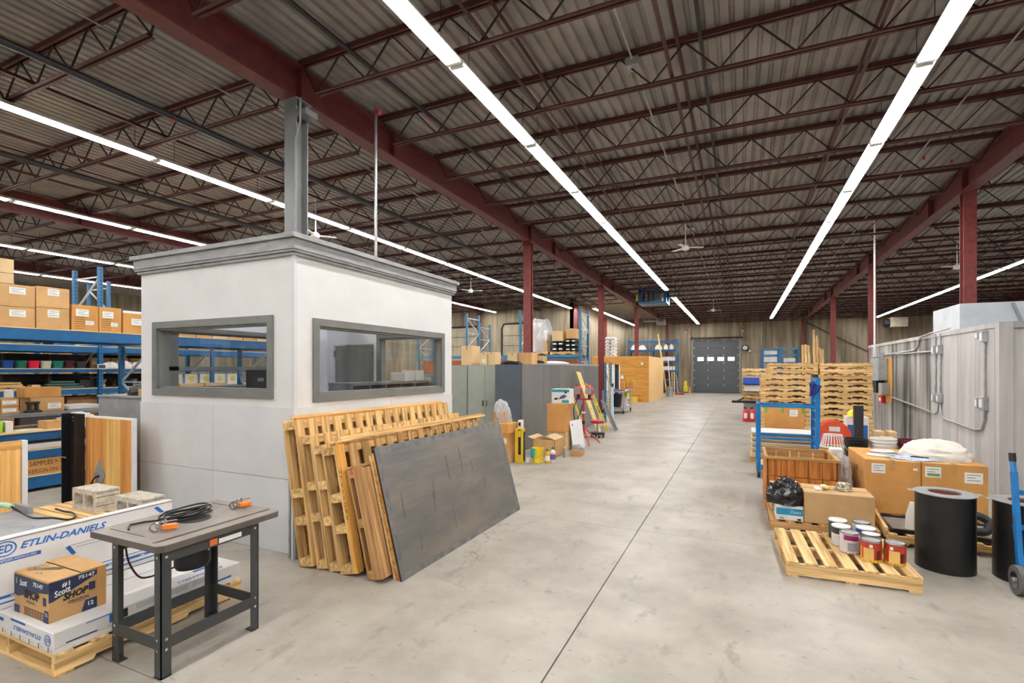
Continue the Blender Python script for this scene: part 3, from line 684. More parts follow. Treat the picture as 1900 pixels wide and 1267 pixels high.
def can(label, x, y, z, r, h, m, mlid, band=None, mrim=None, rz=0, extra=None):
    t = thing('paint_can', label, 'can', (x, y, z))
    O('body', MB().lathe(x, y, [(r * .97, z), (r, z + .006), (r, z + h - .012)], 28, cap1=False), m, t, smooth=35)
    O('rim', MB().lathe(x, y, [(r * 1.01, z + h - .012), (r * 1.02, z + h - .004), (r * 1.0, z + h), (r * .9, z + h), (r * .88, z + h - .008)], 28, cap0=False, cap1=False), mrim or M_chrome, t, smooth=50)
    O('lid', MB().lathe(x, y, [(r * .89, z + h - .010), (r * .86, z + h - .004), (r * .62, z + h - .004), (r * .6, z + h - .008), (.001, z + h - .008)], 28, cap0=False, cap1=False), mlid, t, smooth=50)
    O('bottom_rim', MB().lathe(x, y, [(r * 1.012, z), (r * 1.012, z + .006)], 28), M_chrome, t)
    if band:
        for z0_, z1_, m_ in band: O('label_band', MB().lathe(x, y, [(r * 1.004, z + h * z0_), (r * 1.004, z + h * z1_)], 28, cap0=False, cap1=False), m_, t, smooth=60)
    O('wire_handle', MB().tube([(x + r * 1.03 * math.cos(a + rz), y + r * 1.03 * math.sin(a + rz), z + h * .72 - h * .4 * math.sin((a) )) for a in [math.pi * k / 10 for k in range(11)]], 0.002, 5), M_steel, t)
    return t
def curved_patch(name, x, y, r, a0, a1, z0, z1, m, parent, n=8):
    b = MB()
    for k in range(n + 1):
        a = a0 + (a1 - a0) * k / n; b.v += [(x + r * math.cos(a), y + r * math.sin(a), z0), (x + r * math.cos(a), y + r * math.sin(a), z1)]
    for k in range(n): b.f.append((2 * k, 2 * k + 2, 2 * k + 3, 2 * k + 1))
    return O(name, b, m, parent, smooth=60)
# ================================================================== FOREGROUND LEFT: cartons on a pallet, router table
EP = pallet('pine pallet under the white lighting cartons beside the router table', -4.74, 1.54, 0, 1.12, 1.19, M_pal, 'y', 7, 0.13)
c1 = O('flat_carton', MB().box(-4.30, -3.64, 1.545, 2.73, 0.130, 0.162), M_carton, None, 'bottom thin white carton lying directly on the pine pallet', 'box', bev=.003)
for k in range(6):
    O('carton_seam', MB().box(-4.26 + k * .11, -4.255 + k * .11, 1.5435, 1.546, .132, .16), M_gap, c1); text('MADE', .012, (-4.24 + k * .11, 1.545, .142), PX, PZ, M_inkblue, c1)
c2 = O('flat_carton', MB().box(-4.30, -3.64, 1.54, 2.735, 0.163, 0.258), M_carton, None, 'flat white lighting carton carrying the shop towel box, print upside down', 'box', bev=.004)
# print on the near end (upside down) and on the long side
A = (-3.66, 1.54, 0.25)
text('ETLIN-DANIELS', .036, (-3.775, 1.54, .212), NX, (0, 0, -1), M_inkblue, c2, shear=.25, bold=.02, width=.33)
O('roundel', MB().tube([(-3.70 + .03 * math.cos(a), 1.539, .205 + .03 * math.sin(a)) for a in [2 * math.pi * k / 20 for k in range(20)]], .0025, 4, True), M_inkblue, c2)
text('ED', .032, (-3.678, 1.54, .217), NX, (0, 0, -1), M_inkblue, c2, bold=.02)
rect('print_bar', (-4.14, 1.54, .235), PX, PZ, 0, .18, 0, .014, M_inkblue, c2); rect('print_bar', (-4.29, 1.54, .21), PX, PZ, 0, .06, 0, .02, M_inkblue, c2)
S = -3.64
rect('print_bar', (S, 1.60, .172), PY, PZ, 0, .16, 0, .008, M_navy, c2)
rect('print_badge', (S, 1.74, .192), PY, PZ, .085, .13, 0, .05, M_inkblue, c2); text('5', .04, (S, 1.865, .232), (0, -1, 0), (0, 0, -1), M_paper, c2, bold=.02, lift=.0016) if 0 else text('5', .04, (S, 1.862, .234), NY, (0, 0, -1), M_white, c2, lift=-.0018, bold=.02)
rect('print_bar', (S, 1.70, .243), PY, PZ, 0, .17, 0, .006, M_inkblue, c2); text('YEAR', .032, (S, 1.818, .226), NY, (0, 0, -1), M_inkblue, c2, lift=-.0015)
text('TESTED', .012, (S, 1.87, .18), PY, PZ, M_ink, c2, lift=.001); rect('print_badge', (S, 1.90, .19), PY, PZ, 0, .03, 0, .055, M_ink, c2)
rect('print_bar', (S, 2.05, .176), PY, PZ, 0, .24, 0, .012, M_inkblue, c2); rect('print_bar', (S, 2.30, .17), PY, PZ, 0, .36, 0, .014, M_inkblue, c2)
for y in (1.98, 2.2, 2.35):
    for k in range(4): rect('print_line', (S, y, .212 + k * .009), PY, PZ, 0, .12, 0, .003, M_line, c2)
text('ETLIN-DANIELS', .05, (-3.70, 2.62, .258), NY, PX, M_inkblue, c2, shear=.25, bold=.012, lift=.0015)
rect('print_bar', (-3.80, 2.45, .258), PX, PY, 0, .035, 0, .2, M_inkblue, c2)
O('print_outline', MB().bar((-4.10, 1.95, .2585), (-4.10, 2.45, .2585), .004, .002).bar((-4.10, 1.95, .2585), (-4.2, 1.88, .2585), .004, .002), M_inkblue, c2)
text('ED', .06, (-3.86, 2.66, .258), NY, PX, M_inkblue, c2, bold=.02, lift=.0015)
# second column of cartons beyond, then the tall panel carton on edge
cb = O('flat_carton', MB().box(-4.735, -4.37, 1.545, 2.72, 0.13, 0.56), M_carton, None, 'white carton on the pallet carrying a concrete block, behind the upright carton', 'box', bev=.004)
rect('print_bar', (-4.72, 1.545, .15), PX, PZ, 0, .3, 0, .05, M_inkblue, cb)
tc = O('panel_carton', MB().box(-4.365, -4.305, 1.38, 2.615, 0.2585, 0.712), M_carton, None, 'tall white lighting carton standing on edge with large blue ETLIN-DANIELS lettering', 'box', bev=.003)
F = -4.305
O('edge_seam', MB().box(F - .001, F + .0015, 1.38, 2.615, .698, .702), M_ink, tc)
text('ETLIN-DANIELS', .062, (F, 1.644, .620), PY, PZ, M_inkblue, tc, shear=.35, bold=.028, width=.495)
O('roundel', MB().tube([(F + .0012, 1.572 + .055 * math.cos(a), .642 + .045 * math.sin(a)) for a in [2 * math.pi * k / 28 for k in range(28)]], .004, 4, True), M_inkblue, tc)
text('ED', .07, (F, 1.535, .618), PY, PZ, M_inkblue, tc, bold=.02, shear=.2, width=.075)
rect('print_bar', (F, 1.50, .552), PY, PZ, 0, .255, 0, .026, M_inkblue, tc); text('RTBPS24P2-W50WCO-WH', .022, (F, 1.53, .558), PY, PZ, M_paper, tc, lift=.0018, bold=.01, width=.2)
b = MB()
for z in (.60, .578): b.bar((F + .001, 1.92 + (0.03 if z < .59 else 0), z - .045), (F + .001, 2.45, z - .045), .0015, .003, (0, 0, 1))
O('print_outline', b, M_line, tc)
patch('print_chevron', (F, 1.89, .482), PY, PZ, [(0, .065), (.025, .075), (.062, .01), (.04, 0)], M_inkblue, tc); patch('print_chevron', (F, 2.47, .625), PY, PZ, [(0, .055), (.03, .06), (.08, .005), (.05, 0)], M_inkblue, tc)
for z, y0, y1, h_ in ((.362, 2.02, 2.5, .006), (.325, 1.5, 2.55, .018), (.292, 1.5, 2.55, .010), (.345, 2.1, 2.4, .003)): rect('print_bar', (F, y0, z), PY, PZ, 0, y1 - y0, 0, h_, M_inkblue if h_ > .004 else M_line, tc)
for k in range(8): rect('print_block', (F, 1.6 + k * .11, .33), PY, PZ, 0, .03, 0, .006, M_paper, tc, .0016)
# shop towel box
SX0, SX1, SY0, SY1, SZ0, SZ1 = -4.215, -3.80, 1.585, 1.885, 0.2585, 0.512
sb = O('towel_box', MB().box(SX0, SX1, SY0, SY1, SZ0, SZ1), M_card, None, 'kraft shop towel box with navy print on the white cartons', 'box', bev=.004)
O('top_flap', MB().box(SX0, SX1, SY0 + .165, SY1 + .002, SZ1, SZ1 + .004), M_card, sb); O('flap_seam', MB().box(SX0, SX1, SY0 + .158, SY0 + .165, SZ1 - .001, SZ1 + .001), M_gap, sb)
O('side_strip', MB().box(SX1 - .001, SX1 + .003, SY1 - .045, SY1, SZ0, SZ1), M_tape, sb)
org = (SX1, SY0, SZ0)
patch('print_field', org, PY, PZ, [(0, .125), (0, .245), (.25, .245), (.25, .215), (.02, .125)], M_navy, sb)
text('#1', .040, (SX1, SY0 + .066, SZ0 + .198), PY, PZ, M_paper, sb, lift=.0018, bold=.02, width=.04); text('75147', .030, (SX1, SY0 + .148, SZ0 + .214), PY, PZ, M_paper, sb, lift=.0018, bold=.03, width=.09)
text('Scott', .05, (SX1, SY0 + .028, SZ0 + .148), Vector((0, 1, .18)), Vector((0, -.18, 1)), M_paper, sb, lift=.0025, bold=.03, shear=.2, width=.085)
text('SHOP', .056, (SX1, SY0 + .070, SZ0 + .112), Vector((0, 1, .06)), Vector((0, -.06, 1)), M_ink, sb, lift=.002, bold=.05, shear=.3, width=.135)
text('ORIGINAL', .026, (SX1, SY0 + .095, SZ0 + .084), PY, PZ, M_navy, sb, lift=.002, bold=.02, width=.115); text('MULTI-PURPOSE', .010, (SX1, SY0 + .115, SZ0 + .074), PY, PZ, M_navy, sb, lift=.002)
patch('print_badge', org, PY, PZ, [(.165, .0), (.25, .0), (.25, .07), (.185, .07)], M_navy, sb); text('12', .036, (SX1, SY0 + .195, SZ0 + .03), PY, PZ, M_paper, sb, lift=.0018, bold=.02)
rect('print_badge', org, PY, PZ, .205, .24, .125, .175, M_navy, sb); O('badge_ring', MB().lathe(0, 0, [(0.001, 0), (.001, .001)], 4), M_navy, sb) if 0 else None
org = (SX0, SY0, SZ0)
patch('print_field', org, PX, PZ, [(0, .11), (.05, .105), (.11, .12), (.28, .165), (.415, .18), (.415, .24), (0, .24)], M_navy, sb); rect('print_field', org, PX, PZ, 0, .07, .0, .05, M_navy, sb)
text('1', .05, (SX0 + .02, SY0, SZ0 + .185), PX, PZ, M_paper, sb, lift=.0018, bold=.02); text('Scott', .05, (SX0 + .075, SY0, SZ0 + .178), Vector((1, 0, .1)), PZ, M_paper, sb, lift=.0025, bold=.03, shear=.2, width=.09)
text('75147', .036, (SX0 + .235, SY0, SZ0 + .198), PX, PZ, M_paper, sb, lift=.0018, bold=.03, width=.12); text('SHOP', .07, (SX0 + .13, SY0, SZ0 + .115), PX, PZ, M_ink, sb, lift=.0025, bold=.05, width=.18)
text('ORIGINAL', .026, (SX0 + .15, SY0, SZ0 + .083), PX, PZ, M_navy, sb, lift=.002, width=.12)
for k in range(22): rect('barcode_bar', (SX0 + .13 + k * .0105, SY0, SZ0 + .012), PX, PZ, 0, .003 + .003 * (k % 3 == 0), 0, .035, M_ink, sb)
rect('barcode_frame', (SX0 + .118, SY0, SZ0 + .006), PX, PZ, 0, .25, 0, .004, M_ink, sb); rect('barcode_frame', (SX0 + .118, SY0, SZ0 + .05), PX, PZ, 0, .25, 0, .004, M_ink, sb)
patch('print_badge', org, PX, PZ, [(.355, 0), (.415, 0), (.415, .075), (.37, .075)], M_navy, sb); text('12', .03, (SX0 + .375, SY0, SZ0 + .042), PX, PZ, M_paper, sb, lift=.0018, bold=.02); rect('print_badge', org, PX, PZ, .35, .39, .1, .15, M_navy, sb)
# wrench on the towel box
wr = thing('wrench', 'chrome adjustable wrench lying on the shop towel box', 'tool', (-4.05, 1.70, SZ1 + .001))
O('handle', MB().bar((-4.10, 1.665, SZ1 + .008), (-3.98, 1.725, SZ1 + .008), .02, .012), M_chrome, wr, bev=.003); O('jaw', MB().prism([(-4.16, 1.625), (-4.13, 1.62), (-4.12, 1.645), (-4.10, 1.65), (-4.09, 1.675), (-4.12, 1.68), (-4.15, 1.66), (-4.135, 1.645)], 'z', SZ1 + .001, SZ1 + .016), M_chrome, wr)
O('screws', MB().cyl((-4.03, 1.63, SZ1 + .002), (-4.0, 1.635, SZ1 + .002), .004, 6).cyl((-4.05, 1.625, SZ1 + .002), (-4.02, 1.64, SZ1 + .002), .004, 6), M_steel, None, 'few loose screws on the shop towel box beside the wrench', 'screws', kind='stuff')

# ------------------------------------------------------------------ router table
TX0, TX1, TY0, TY1, TZ = -3.72, -3.02, 1.76, 2.60, 0.78
rt = thing('router_table', 'black steel router table with a brown-grey top and router underneath', 'table', (-3.35, 2.1, 0))
ch = .035
O('table_top', MB().prism([(TX0, TY0), (TX1 - ch, TY0), (TX1, TY0 + ch), (TX1, TY1 - ch), (TX1 - ch, TY1), (TX0, TY1)], 'z', TZ - .04, TZ - .003), M_tedge, rt)
O('laminate', MB().prism([(TX0, TY0), (TX1 - ch, TY0), (TX1, TY0 + ch), (TX1, TY1 - ch), (TX1 - ch, TY1), (TX0, TY1)], 'z', TZ - .003, TZ), M_tabl, rt)
O('track', MB().box(-3.135, -3.12, TY0 + .03, TY1 - .02, TZ, TZ + .0015), M_black, rt); O('track', MB().box(-3.112, -3.108, TY0 + .04, TY1 - .02, TZ, TZ + .0012), M_black, rt)
O('fence_slot', MB().box(-3.66, -3.30, TY0 + .075, TY0 + .085, TZ, TZ + .0015), M_black, rt); O('fence_slot', MB().box(-3.66, -3.30, TY1 - .085, TY1 - .075, TZ, TZ + .0015), M_black, rt)
O('insert_plate', MB().lathe(-3.38, 2.2, [(.10, TZ), (.10, TZ + .002), (.001, TZ + .002)], 28, cap1=False), M_blackp, rt)
LX, LY = (-3.50, -3.075), (1.815, 2.40)
for x in LX:
    for y in LY:
        sx = 1 if x == LX[0] else -1; sy = 1 if y == LY[0] else -1
        b = MB().box(min(x, x + sx * -.0) - .0, x + .001, y, y, 0, 0) if 0 else MB()
        ox = x - sx * .03; oy = y - sy * .03
        b.box(min(ox, ox + sx * .06), max(ox, ox + sx * .06), min(oy, oy + sy * .006), max(oy, oy + sy * .006), .0, TZ - .04)
        b.box(min(ox, ox + sx * .006), max(ox, ox + sx * .006), min(oy, oy + sy * .06), max(oy, oy + sy * .06), .0, TZ - .04)
        lg = O('leg', b, M_leg, rt)
        O('foot', MB().box(min(ox - sx * .0, ox + sx * .07), max(ox, ox + sx * .07), min(oy, oy + sy * .05), max(oy, oy + sy * .05), 0, .007), M_leg, lg)
        for z in (.225, .165, TZ - .075):
            O('bolt', MB().cyl((ox - sx * .004, oy + sy * .03, z), (ox + sx * .0, oy + sy * .03, z), .009, 8), M_chrome, lg); O('bolt', MB().cyl((ox + sx * .03, oy - sy * .004, z), (ox + sx * .03, oy, z), .009, 8), M_chrome, lg)
for x in LX:
    o_ = -.03 if x == LX[0] else .03
    O('rail', MB().box(x + o_ * .8 - .004, x + o_ * .8 + .004, LY[0], LY[1], .165, .235), M_leg, rt); O('top_rail', MB().box(x + o_ * .8 - .004, x + o_ * .8 + .004, LY[0], LY[1], TZ - .11, TZ - .04), M_leg, rt)
for y in LY:
    o_ = -.03 if y == LY[0] else .03
    O('rail', MB().box(LX[0], LX[1], y + o_ * .8 - .004, y + o_ * .8 + .004, .165, .235), M_leg, rt)
rect('warning_sticker', (LX[1] + .0285, 2.14, TZ - .10), PY, PZ, 0, .16, 0, .03, M_paper, rt); rect('warning_sticker', (LX[1] + .0285, 2.08, TZ - .10), PY, PZ, 0, .05, 0, .04, solid('sticker_orange', (220, 110, 50)), rt)
ro = thing('router', 'black and chrome plunge router hanging under the router table', 'router', (-3.34, 2.16, .48))
O('motor', MB().lathe(-3.34, 2.16, [(.05, .475), (.085, .482), (.095, .505), (.095, .575), (.085, .60), (.03, .605)], 24, sy=1.15), M_blackp, ro, smooth=40); O('collar', MB().lathe(-3.34, 2.16, [(.035, .60), (.035, .68), (.055, .685), (.055, .735)], 16), M_steel, ro, smooth=40)
for dx, dy in ((-.07, -.05), (.03, -.09), (-.05, .08), (.07, .06)): O('plunge_post', MB().cyl((-3.34 + dx, 2.16 + dy, .58), (-3.34 + dx, 2.16 + dy, .74), .012, 10), M_chrome, ro)
O('adjuster', MB().cyl((-3.30, 2.16, .69), (-3.30, 2.16, .73), .022, 12), solid('brass', (190, 150, 70), .3, .8), ro); O('base_plate', MB().lathe(-3.34, 2.16, [(.1, .732), (.1, .74)], 20), M_steel, ro)
O('power_cord', MB().tube(spline_path([(-3.38, 2.08, .50), (-3.42, 2.0, .48), (-3.44, 1.95, .47), (-3.43, 1.88, .50), (-3.46, 1.84, .60), (-3.46, 1.82, .72)]), .006, 6), solid('dark_red_cable', (70, 26, 28)), ro)
# clamps and coiled cord on the table
def clamp(label, x, y, z, rz):
    t = thing('hold_down', label, 'clamp', (x, y, z), None, rz)
    O('handle', MB().box(.0, .085, -.016, .016, .006, .046), solid('clamp_orange', (236, 130, 50), .4), t, local=True, bev=.008)
    for k, dx in enumerate((-.005, -.035)): O('coil', MB().tube([(dx + .026 * math.cos(a), .012 * (1 - 2 * k), .032 + .026 * math.sin(a)) for a in [2 * math.pi * q / 14 for q in range(14)]], .006, 6, True), M_chrome, t, local=True)
    O('arm', MB().bar((-.03, 0, .055), (.08, .012, .062), .022, .006), M_chrome, t, local=True); O('bolt', MB().cyl((.02, 0, .04), (.02, 0, .075), .007, 8), M_chrome, t, local=True)
    return t
clamp('orange handled spring hold-down clamp at the near end of the router table', -3.30, 1.94, TZ + .002, .9); clamp('orange handled hold-down clamp at the far end of the router table', -3.33, 2.49, TZ + .002, 1.2)
pts = []
for k in range(70):
    a = k * .36; s = 1 + .12 * math.sin(k * .55); pts.append((-3.47 + .075 * s * math.cos(a), 2.20 + .16 * s * math.sin(a), TZ + .012 + .014 * (k // 18) + .004 * math.sin(k)))
pts = [(-3.50, 1.86, TZ + .01), (-3.60, 1.92, TZ + .01), (-3.58, 2.0, TZ + .01)] + pts
cd = thing('power_cord', 'coiled black power cord lying on the router table', 'cord', (-3.47, 2.2, TZ))
O('cable', MB().tube(pts, .0065, 6), M_black, cd, smooth=60); O('plug', MB().box(-3.47, -3.43, 2.02, 2.07, TZ + .002, TZ + .035), M_black, cd, bev=.006)

# ------------------------------------------------------------------ behind the cartons: board stack, blocks, plate, timber
bs = thing('board_stack', 'timber skid topped with pale boards behind the upright lighting carton', 'skid', (-5.24, 2.3, 0))
for x in (-5.65, -5.25, -4.86): O('bearer', MB().box(x, x + .09, 1.55, 2.85, 0, .50), M_pad['y'], bs)
for k in range(7): O('board', MB().box(-5.72, -4.76, 1.55 + k * .19, 1.72 + k * .19, .50, .56), M_pal['x'], bs)
def cmu(label, x, y, z, rz=0):
    t = thing('concrete_block', label, 'block', (x, y, z), 'concrete blocks on the board stack', rz)
    L_, D_, H_ = .36, .19, .185
    def arch(x0, x1, z0, z1, n=6):
        r = .035; p = [(x0, z0), (x1, z0)]
        p += [(x1 - r + r * math.cos(a), z1 - r + r * math.sin(a)) for a in [math.pi / 2 * k / n for k in range(n + 1)]]
        p += [(x0 + r + r * math.cos(a), z1 - r + r * math.sin(a)) for a in [math.pi / 2 + math.pi / 2 * k / n for k in range(n + 1)]]
        return p
    b = MB(); b.box(-L_ / 2, L_ / 2, -D_ / 2, D_ / 2, 0, .04); b.box(-L_ / 2, L_ / 2, -D_ / 2, D_ / 2, .145, H_)
    for xa, xb in ((-L_ / 2, -L_ / 2 + .03), (-.014, .014), (L_ / 2 - .03, L_ / 2)): b.box(xa, xb, -D_ / 2, D_ / 2, .04, .145)
    for cx in (-.097, .097):   # rounded upper corners of the cores
        for s in (-1, 1):
            e = cx + s * .053; r = .035; pl = [(e, .145), (e, .145 - r)] + [(e - s * (r - r * math.cos(a)), .145 - r + r * math.sin(a)) for a in [math.pi / 2 * k / 5 for k in range(1, 6)]]
            b.prism(pl, 'y', -D_ / 2, D_ / 2)
    O('body', b, M_cmu, t, local=True)
    for z_ in (.052, .128, .165): O('groove', MB().box(L_ / 2 - .002, L_ / 2 + .0015, -D_ / 2 + .01, D_ / 2 - .01, z_ - .004, z_ + .004), solid('block_groove', (120, 112, 100), .95), t, local=True)
    return t
cmu('grey concrete block with two cores beside the black steel post', -5.23, 2.52, .56); cmu('grey concrete block with two cores nearest the router table', -4.57, 2.515, .56)
gp = thing('steel_plate', 'bent grey sheet steel plate on the timber skid at the left edge', 'plate', (-5.1, 1.85, .56))
O('sheet', MB().box(-5.60, -4.46, 1.56, 2.12, .562, .60), M_gplate, gp); O('upstand', MB().box(-5.62, -5.35, 2.10, 2.13, .56, .66), M_gplate, gp)
for x in (-4.9, -5.1): O('rivet', MB().lathe(x, 1.95, [(.01, .60), (.008, .606), (.001, .607)], 8), M_galv, gp)
pc = thing('green_plug_cord', 'black cord with a pale green plug on the grey steel plate', 'cord', (-5.25, 2.05, .60))
O('plug', MB().tube([(-5.50, 1.93, .70), (-5.42, 1.98, .70), (-5.36, 2.0, .685)], .022, 8), solid('pale_green_plastic', (170, 214, 170), .4), pc, smooth=50)
O('cable', MB().tube(spline_path([(-5.36, 2.0, .685), (-5.28, 2.03, .64), (-5.15, 2.05, .61), (-5.02, 2.12, .606), (-4.98, 2.2, .575), (-5.02, 2.27, .573), (-5.2, 2.33, .573), (-5.32, 2.32, .573), (-5.36, 2.28, .6)]), .008, 6), M_black, pc, smooth=60)
# timber slab at the far left
ws = thing('plank_screen', 'pale framed timber panel standing at the left edge of the photo', 'panel', (-6.3, 2.0, 0))
for k in range(4): O('board', MB().box(-6.34, -6.30, 1.30 + k * .28, 1.575 + k * .28, 0, 1.04), wood('pine_panel', (228, 184, 114), 'z', .09), ws)
O('top_rail', MB().box(-6.35, -6.295, 1.30, 2.43, 1.04, 1.11), wood('pine_rail', (222, 172, 100), 'y', .2), ws); O('edge_strip', MB().box(-6.36, -6.28, 2.42, 2.46, 0, 1.11), M_white, ws)
for k in range(5): O('peg', MB().box(-6.37, -6.35, 1.98 + k * .06, 2.0 + k * .06, 1.11, 1.15), M_blackp, ws)
# oak panel with black steel post
op = thing('oak_panel', 'oak veneered panel with white edge leaning beside a black steel post', 'panel', (-6.6, 3.3, 0))
for xa, xb, m in ((-7.03, -6.62, wood('oak_dark', (204, 146, 78), 'z', .12)), (-6.618, -6.335, wood('oak_light', (222, 182, 110), 'z', .10)), (-6.333, -6.125, wood('oak_mid', (202, 142, 74), 'z', .14))): O('board', MB().box(xa, xb, 3.28, 3.32, 0, 1.23), m, op)
O('edge_strip', MB().box(-7.03, -6.10, 3.285, 3.325, 1.23, 1.25), M_white, op); O('edge_strip', MB().box(-6.123, -6.10, 3.28, 3.325, 0, 1.23), M_white, op)
bp_ = thing('steel_post', 'black steel channel post standing against the oak panel', 'post', (-7.2, 3.28, 0))
O('web', MB().box(-7.33, -7.04, 3.26, 3.275, 0, 1.27), M_black, bp_)
for x in (-7.335, -7.045): O('flange', MB().box(x, x + .012, 3.18, 3.275, 0, 1.27), M_black, bp_)
for x, z in ((-7.25, 1.18), (-7.15, 1.18), (-7.2, 1.10), (-7.27, 1.22), (-7.1, 1.22)): O('bolt', MB().cyl((x, 3.26, z), (x, 3.252, z), .012, 8), M_chrome, bp_)
O('band', MB().box(-7.34, -7.22, 3.175, 3.18, .75, .765), M_chrome, bp_)
di = thing('hazard_plate', 'grey diamond shaped steel plate with a cable on the oak panel', 'plate', (-6.7, 3.27, .3))
O('plate', MB().prism([(-6.72, .42), (-6.62, .58), (-6.72, .76), (-6.83, .58)], 'y', 3.268, 3.28), M_gplate, di); O('cable', MB().tube(spline_path([(-6.72, 3.262, .57), (-6.78, 3.24, .53), (-6.82, 3.22, .42), (-6.83, 3.2, .30), (-6.83, 3.2, .02)]), .010, 6), M_black, di, smooth=60)
# ================================================================== PALLETS AND SHEETS LEANING ON THE BOOTH
def long_pallet(label, xb, y0, L_, H_, th, tilt, stz, m='o', n=17, mark=None):
    W = {'o': M_pao, 'p': M_pal, 'd': M_pad}[m]
    t = thing('long_pallet', label, 'pallet', (xb, y0, 0), 'long pallets leaning on the booth')
    t.rotation_euler = (0, math.radians(tilt), 0)
    tb = .019
    for z in stz: O('stringer', MB().box(tb, th - tb, 0, L_, z, z + .075), W['y'], t, local=True)
    bw = .095 if n > 12 else .12
    for s, x0 in (('deck_board', th - tb), ('deck_board', 0)):
        for k in range(n):
            y = (L_ - bw) * k / (n - 1); r_ = random.uniform(-.012, .0)
            O(s, MB().box(x0, x0 + tb, y, y + bw, 0, H_ + r_), W['z'], t, local=True)
    return t
long_pallet('tallest long pallet, nearest the booth wall, leaning under the window', -3.655, 3.34, 2.62, 1.33, .17, -9.5, (0, .37, .62, 1.24))
long_pallet('second long pallet from the booth wall, dark streaks on its stringers', -3.47, 3.37, 2.62, 1.20, .13, -10, (0, .42, .70, 1.12), 'o', 16)
long_pallet('third long pallet from the booth wall, in the middle of the leaning row', -3.325, 3.37, 2.6, 1.12, .125, -10.5, (0, .40, .72, 1.04), 'p', 15)
p4 = long_pallet('fourth long pallet from the booth wall with stencilled letters on its end board', -3.18, 3.36, 2.6, 1.12, .16, -12, (0, .35, .62, 1.04), 'o', 15)
O('end_board', MB().box(.16, .20, .0, .07, 0, 1.12), wood('stencil_board', (222, 166, 84), 'z', .16), p4, local=True)
_c = bpy.data.curves.new('t', 'FONT'); _c.body = 'H\nT\nE\nE\nF\nO\nR\nK'; _c.size = .06; _c.space_line = .95; _c.align_x = 'CENTER'
_t = bpy.data.objects.new('t', _c); COL.objects.link(_t); _dg = bpy.context.evaluated_depsgraph_get(); _dg.update()
_me = bpy.data.meshes.new_from_object(_t.evaluated_get(_dg)); bpy.data.objects.remove(_t, do_unlink=True)
for v in _me.vertices: v.co = Vector((.18 + v.co.x * .8, -.0015, .86 + v.co.y))
_me.materials.clear(); _me.materials.append(M_inkb); _o = bpy.data.objects.new('stencil_lettering', _me); COL.objects.link(_o); _o.parent = p4
p5 = long_pallet('short weathered pallet in front of the leaning row with a red paint mark', -2.885, 3.37, 2.4, .95, .18, -14.5, (0, .44, .87), 'd', 13)
O('end_post', MB().box(.08, .18, -.02, .0, 0, .95), M_pad['z'], p5, local=True); O('paint_mark', MB().box(.05, .075, -.004, .0, .90, .96), solid('red_paint', (210, 40, 50)), p5, local=True)
O('cap_rail', MB().box(0, .18, 0, 2.4, .95, .97), M_pad['y'], p5, local=True)
lp = thing('timber_rail', 'long pale timber rail lying along the top of the leaning pallets', 'timber', (-3.36, 3.42, 1.115)); lp.rotation_euler = (0, math.radians(-12), 0)
O('rail', MB().box(0, .15, 0, 2.72, 0.005, .035), M_pal['y'], lp, local=True); O('rail', MB().box(.02, .12, .02, 2.68, .036, .055), M_pal['y'], lp, local=True); O('block', MB().box(.03, .14, 2.5, 2.6, -.04, .004), M_pao['y'], lp, local=True); O('block', MB().box(.03, .14, 1.4, 1.5, -.04, .004), M_pao['y'], lp, local=True)
for k, (nm, x, y, z, L_) in enumerate((('closest to the booth wall', -3.76, 3.46, 1.36, 2.62), ('second from the booth wall', -3.73, 3.48, 1.335, 2.58), ('third from the booth wall', -3.70, 3.50, 1.31, 2.5))):
    s = thing('plywood_sheet', 'plywood sheet leaning behind the long pallets, ' + nm, 'sheet', (x, y, 0)); s.rotation_euler = (0, math.radians(-6.2), 0)
    O('sheet', MB().box(0, .022, 0, L_, 0, z), M_plyp['y'] if k != 1 else M_ply['y'], s, local=True)
# white slats between wall and pallets
ms = thing('metal_trim_bundle', 'narrow grey metal trims standing in the gap beside the booth corner', 'trim', (-3.87, 3.45, 0))
for k in range(3): O('trim_strip', MB().box(-3.905 + k * .035, -3.885 + k * .035, 3.44, 3.47, 0, 1.1 - .05 * k), (M_galv, M_white, M_corn)[k], ms)
# big steel faced sheet in front, two boards behind it
def lean_sheet(name, label, cat, p0, p1, z1, tilt, th, m, edge=None):
    s = thing(name, label, cat, (p0[0], p0[1], 0)); ang = math.atan2(p1[0] - p0[0], p1[1] - p0[1]); L_ = math.hypot(p1[0] - p0[0], p1[1] - p0[1])
    s.rotation_euler = (0, math.radians(tilt), -ang)
    O('face', MB().box(-.004, 0, 0, L_, 0, z1), m, s, local=True)
    O('core', MB().box(-th, -.004, 0, L_, 0, z1), edge or m, s, local=True)
    return s, L_
s1, L1 = lean_sheet('steel_faced_sheet', 'large weathered grey steel-faced sheet leaning in front of the pallets', 'sheet', (-2.60, 3.46), (-2.57, 5.88), 1.155, -15.2, .018, M_sheet, M_dark)
M_scr = mat('sheet_scuff', (88, 85, 80), .5, .2, .2); M_scrl = mat('sheet_scratch', (130, 127, 120), .5)
M_rust = mat('sheet_blue_edge', (110, 107, 101), .5, .15, .3, 7, c2=(84, 87, 90))
for a0, a1, b0, b1, m in ((0, L1, .0, .05, M_rust), (0, .06, .05, 1.09, M_rust), (0, L1, 1.09, 1.155, M_rust), (L1 - .08, L1, .05, 1.09, M_rust)): 
    O('edge_stain', MB().box(.0, .0012, a0, a1, b0, b1), m, s1, local=True)
rr = random.Random(3)
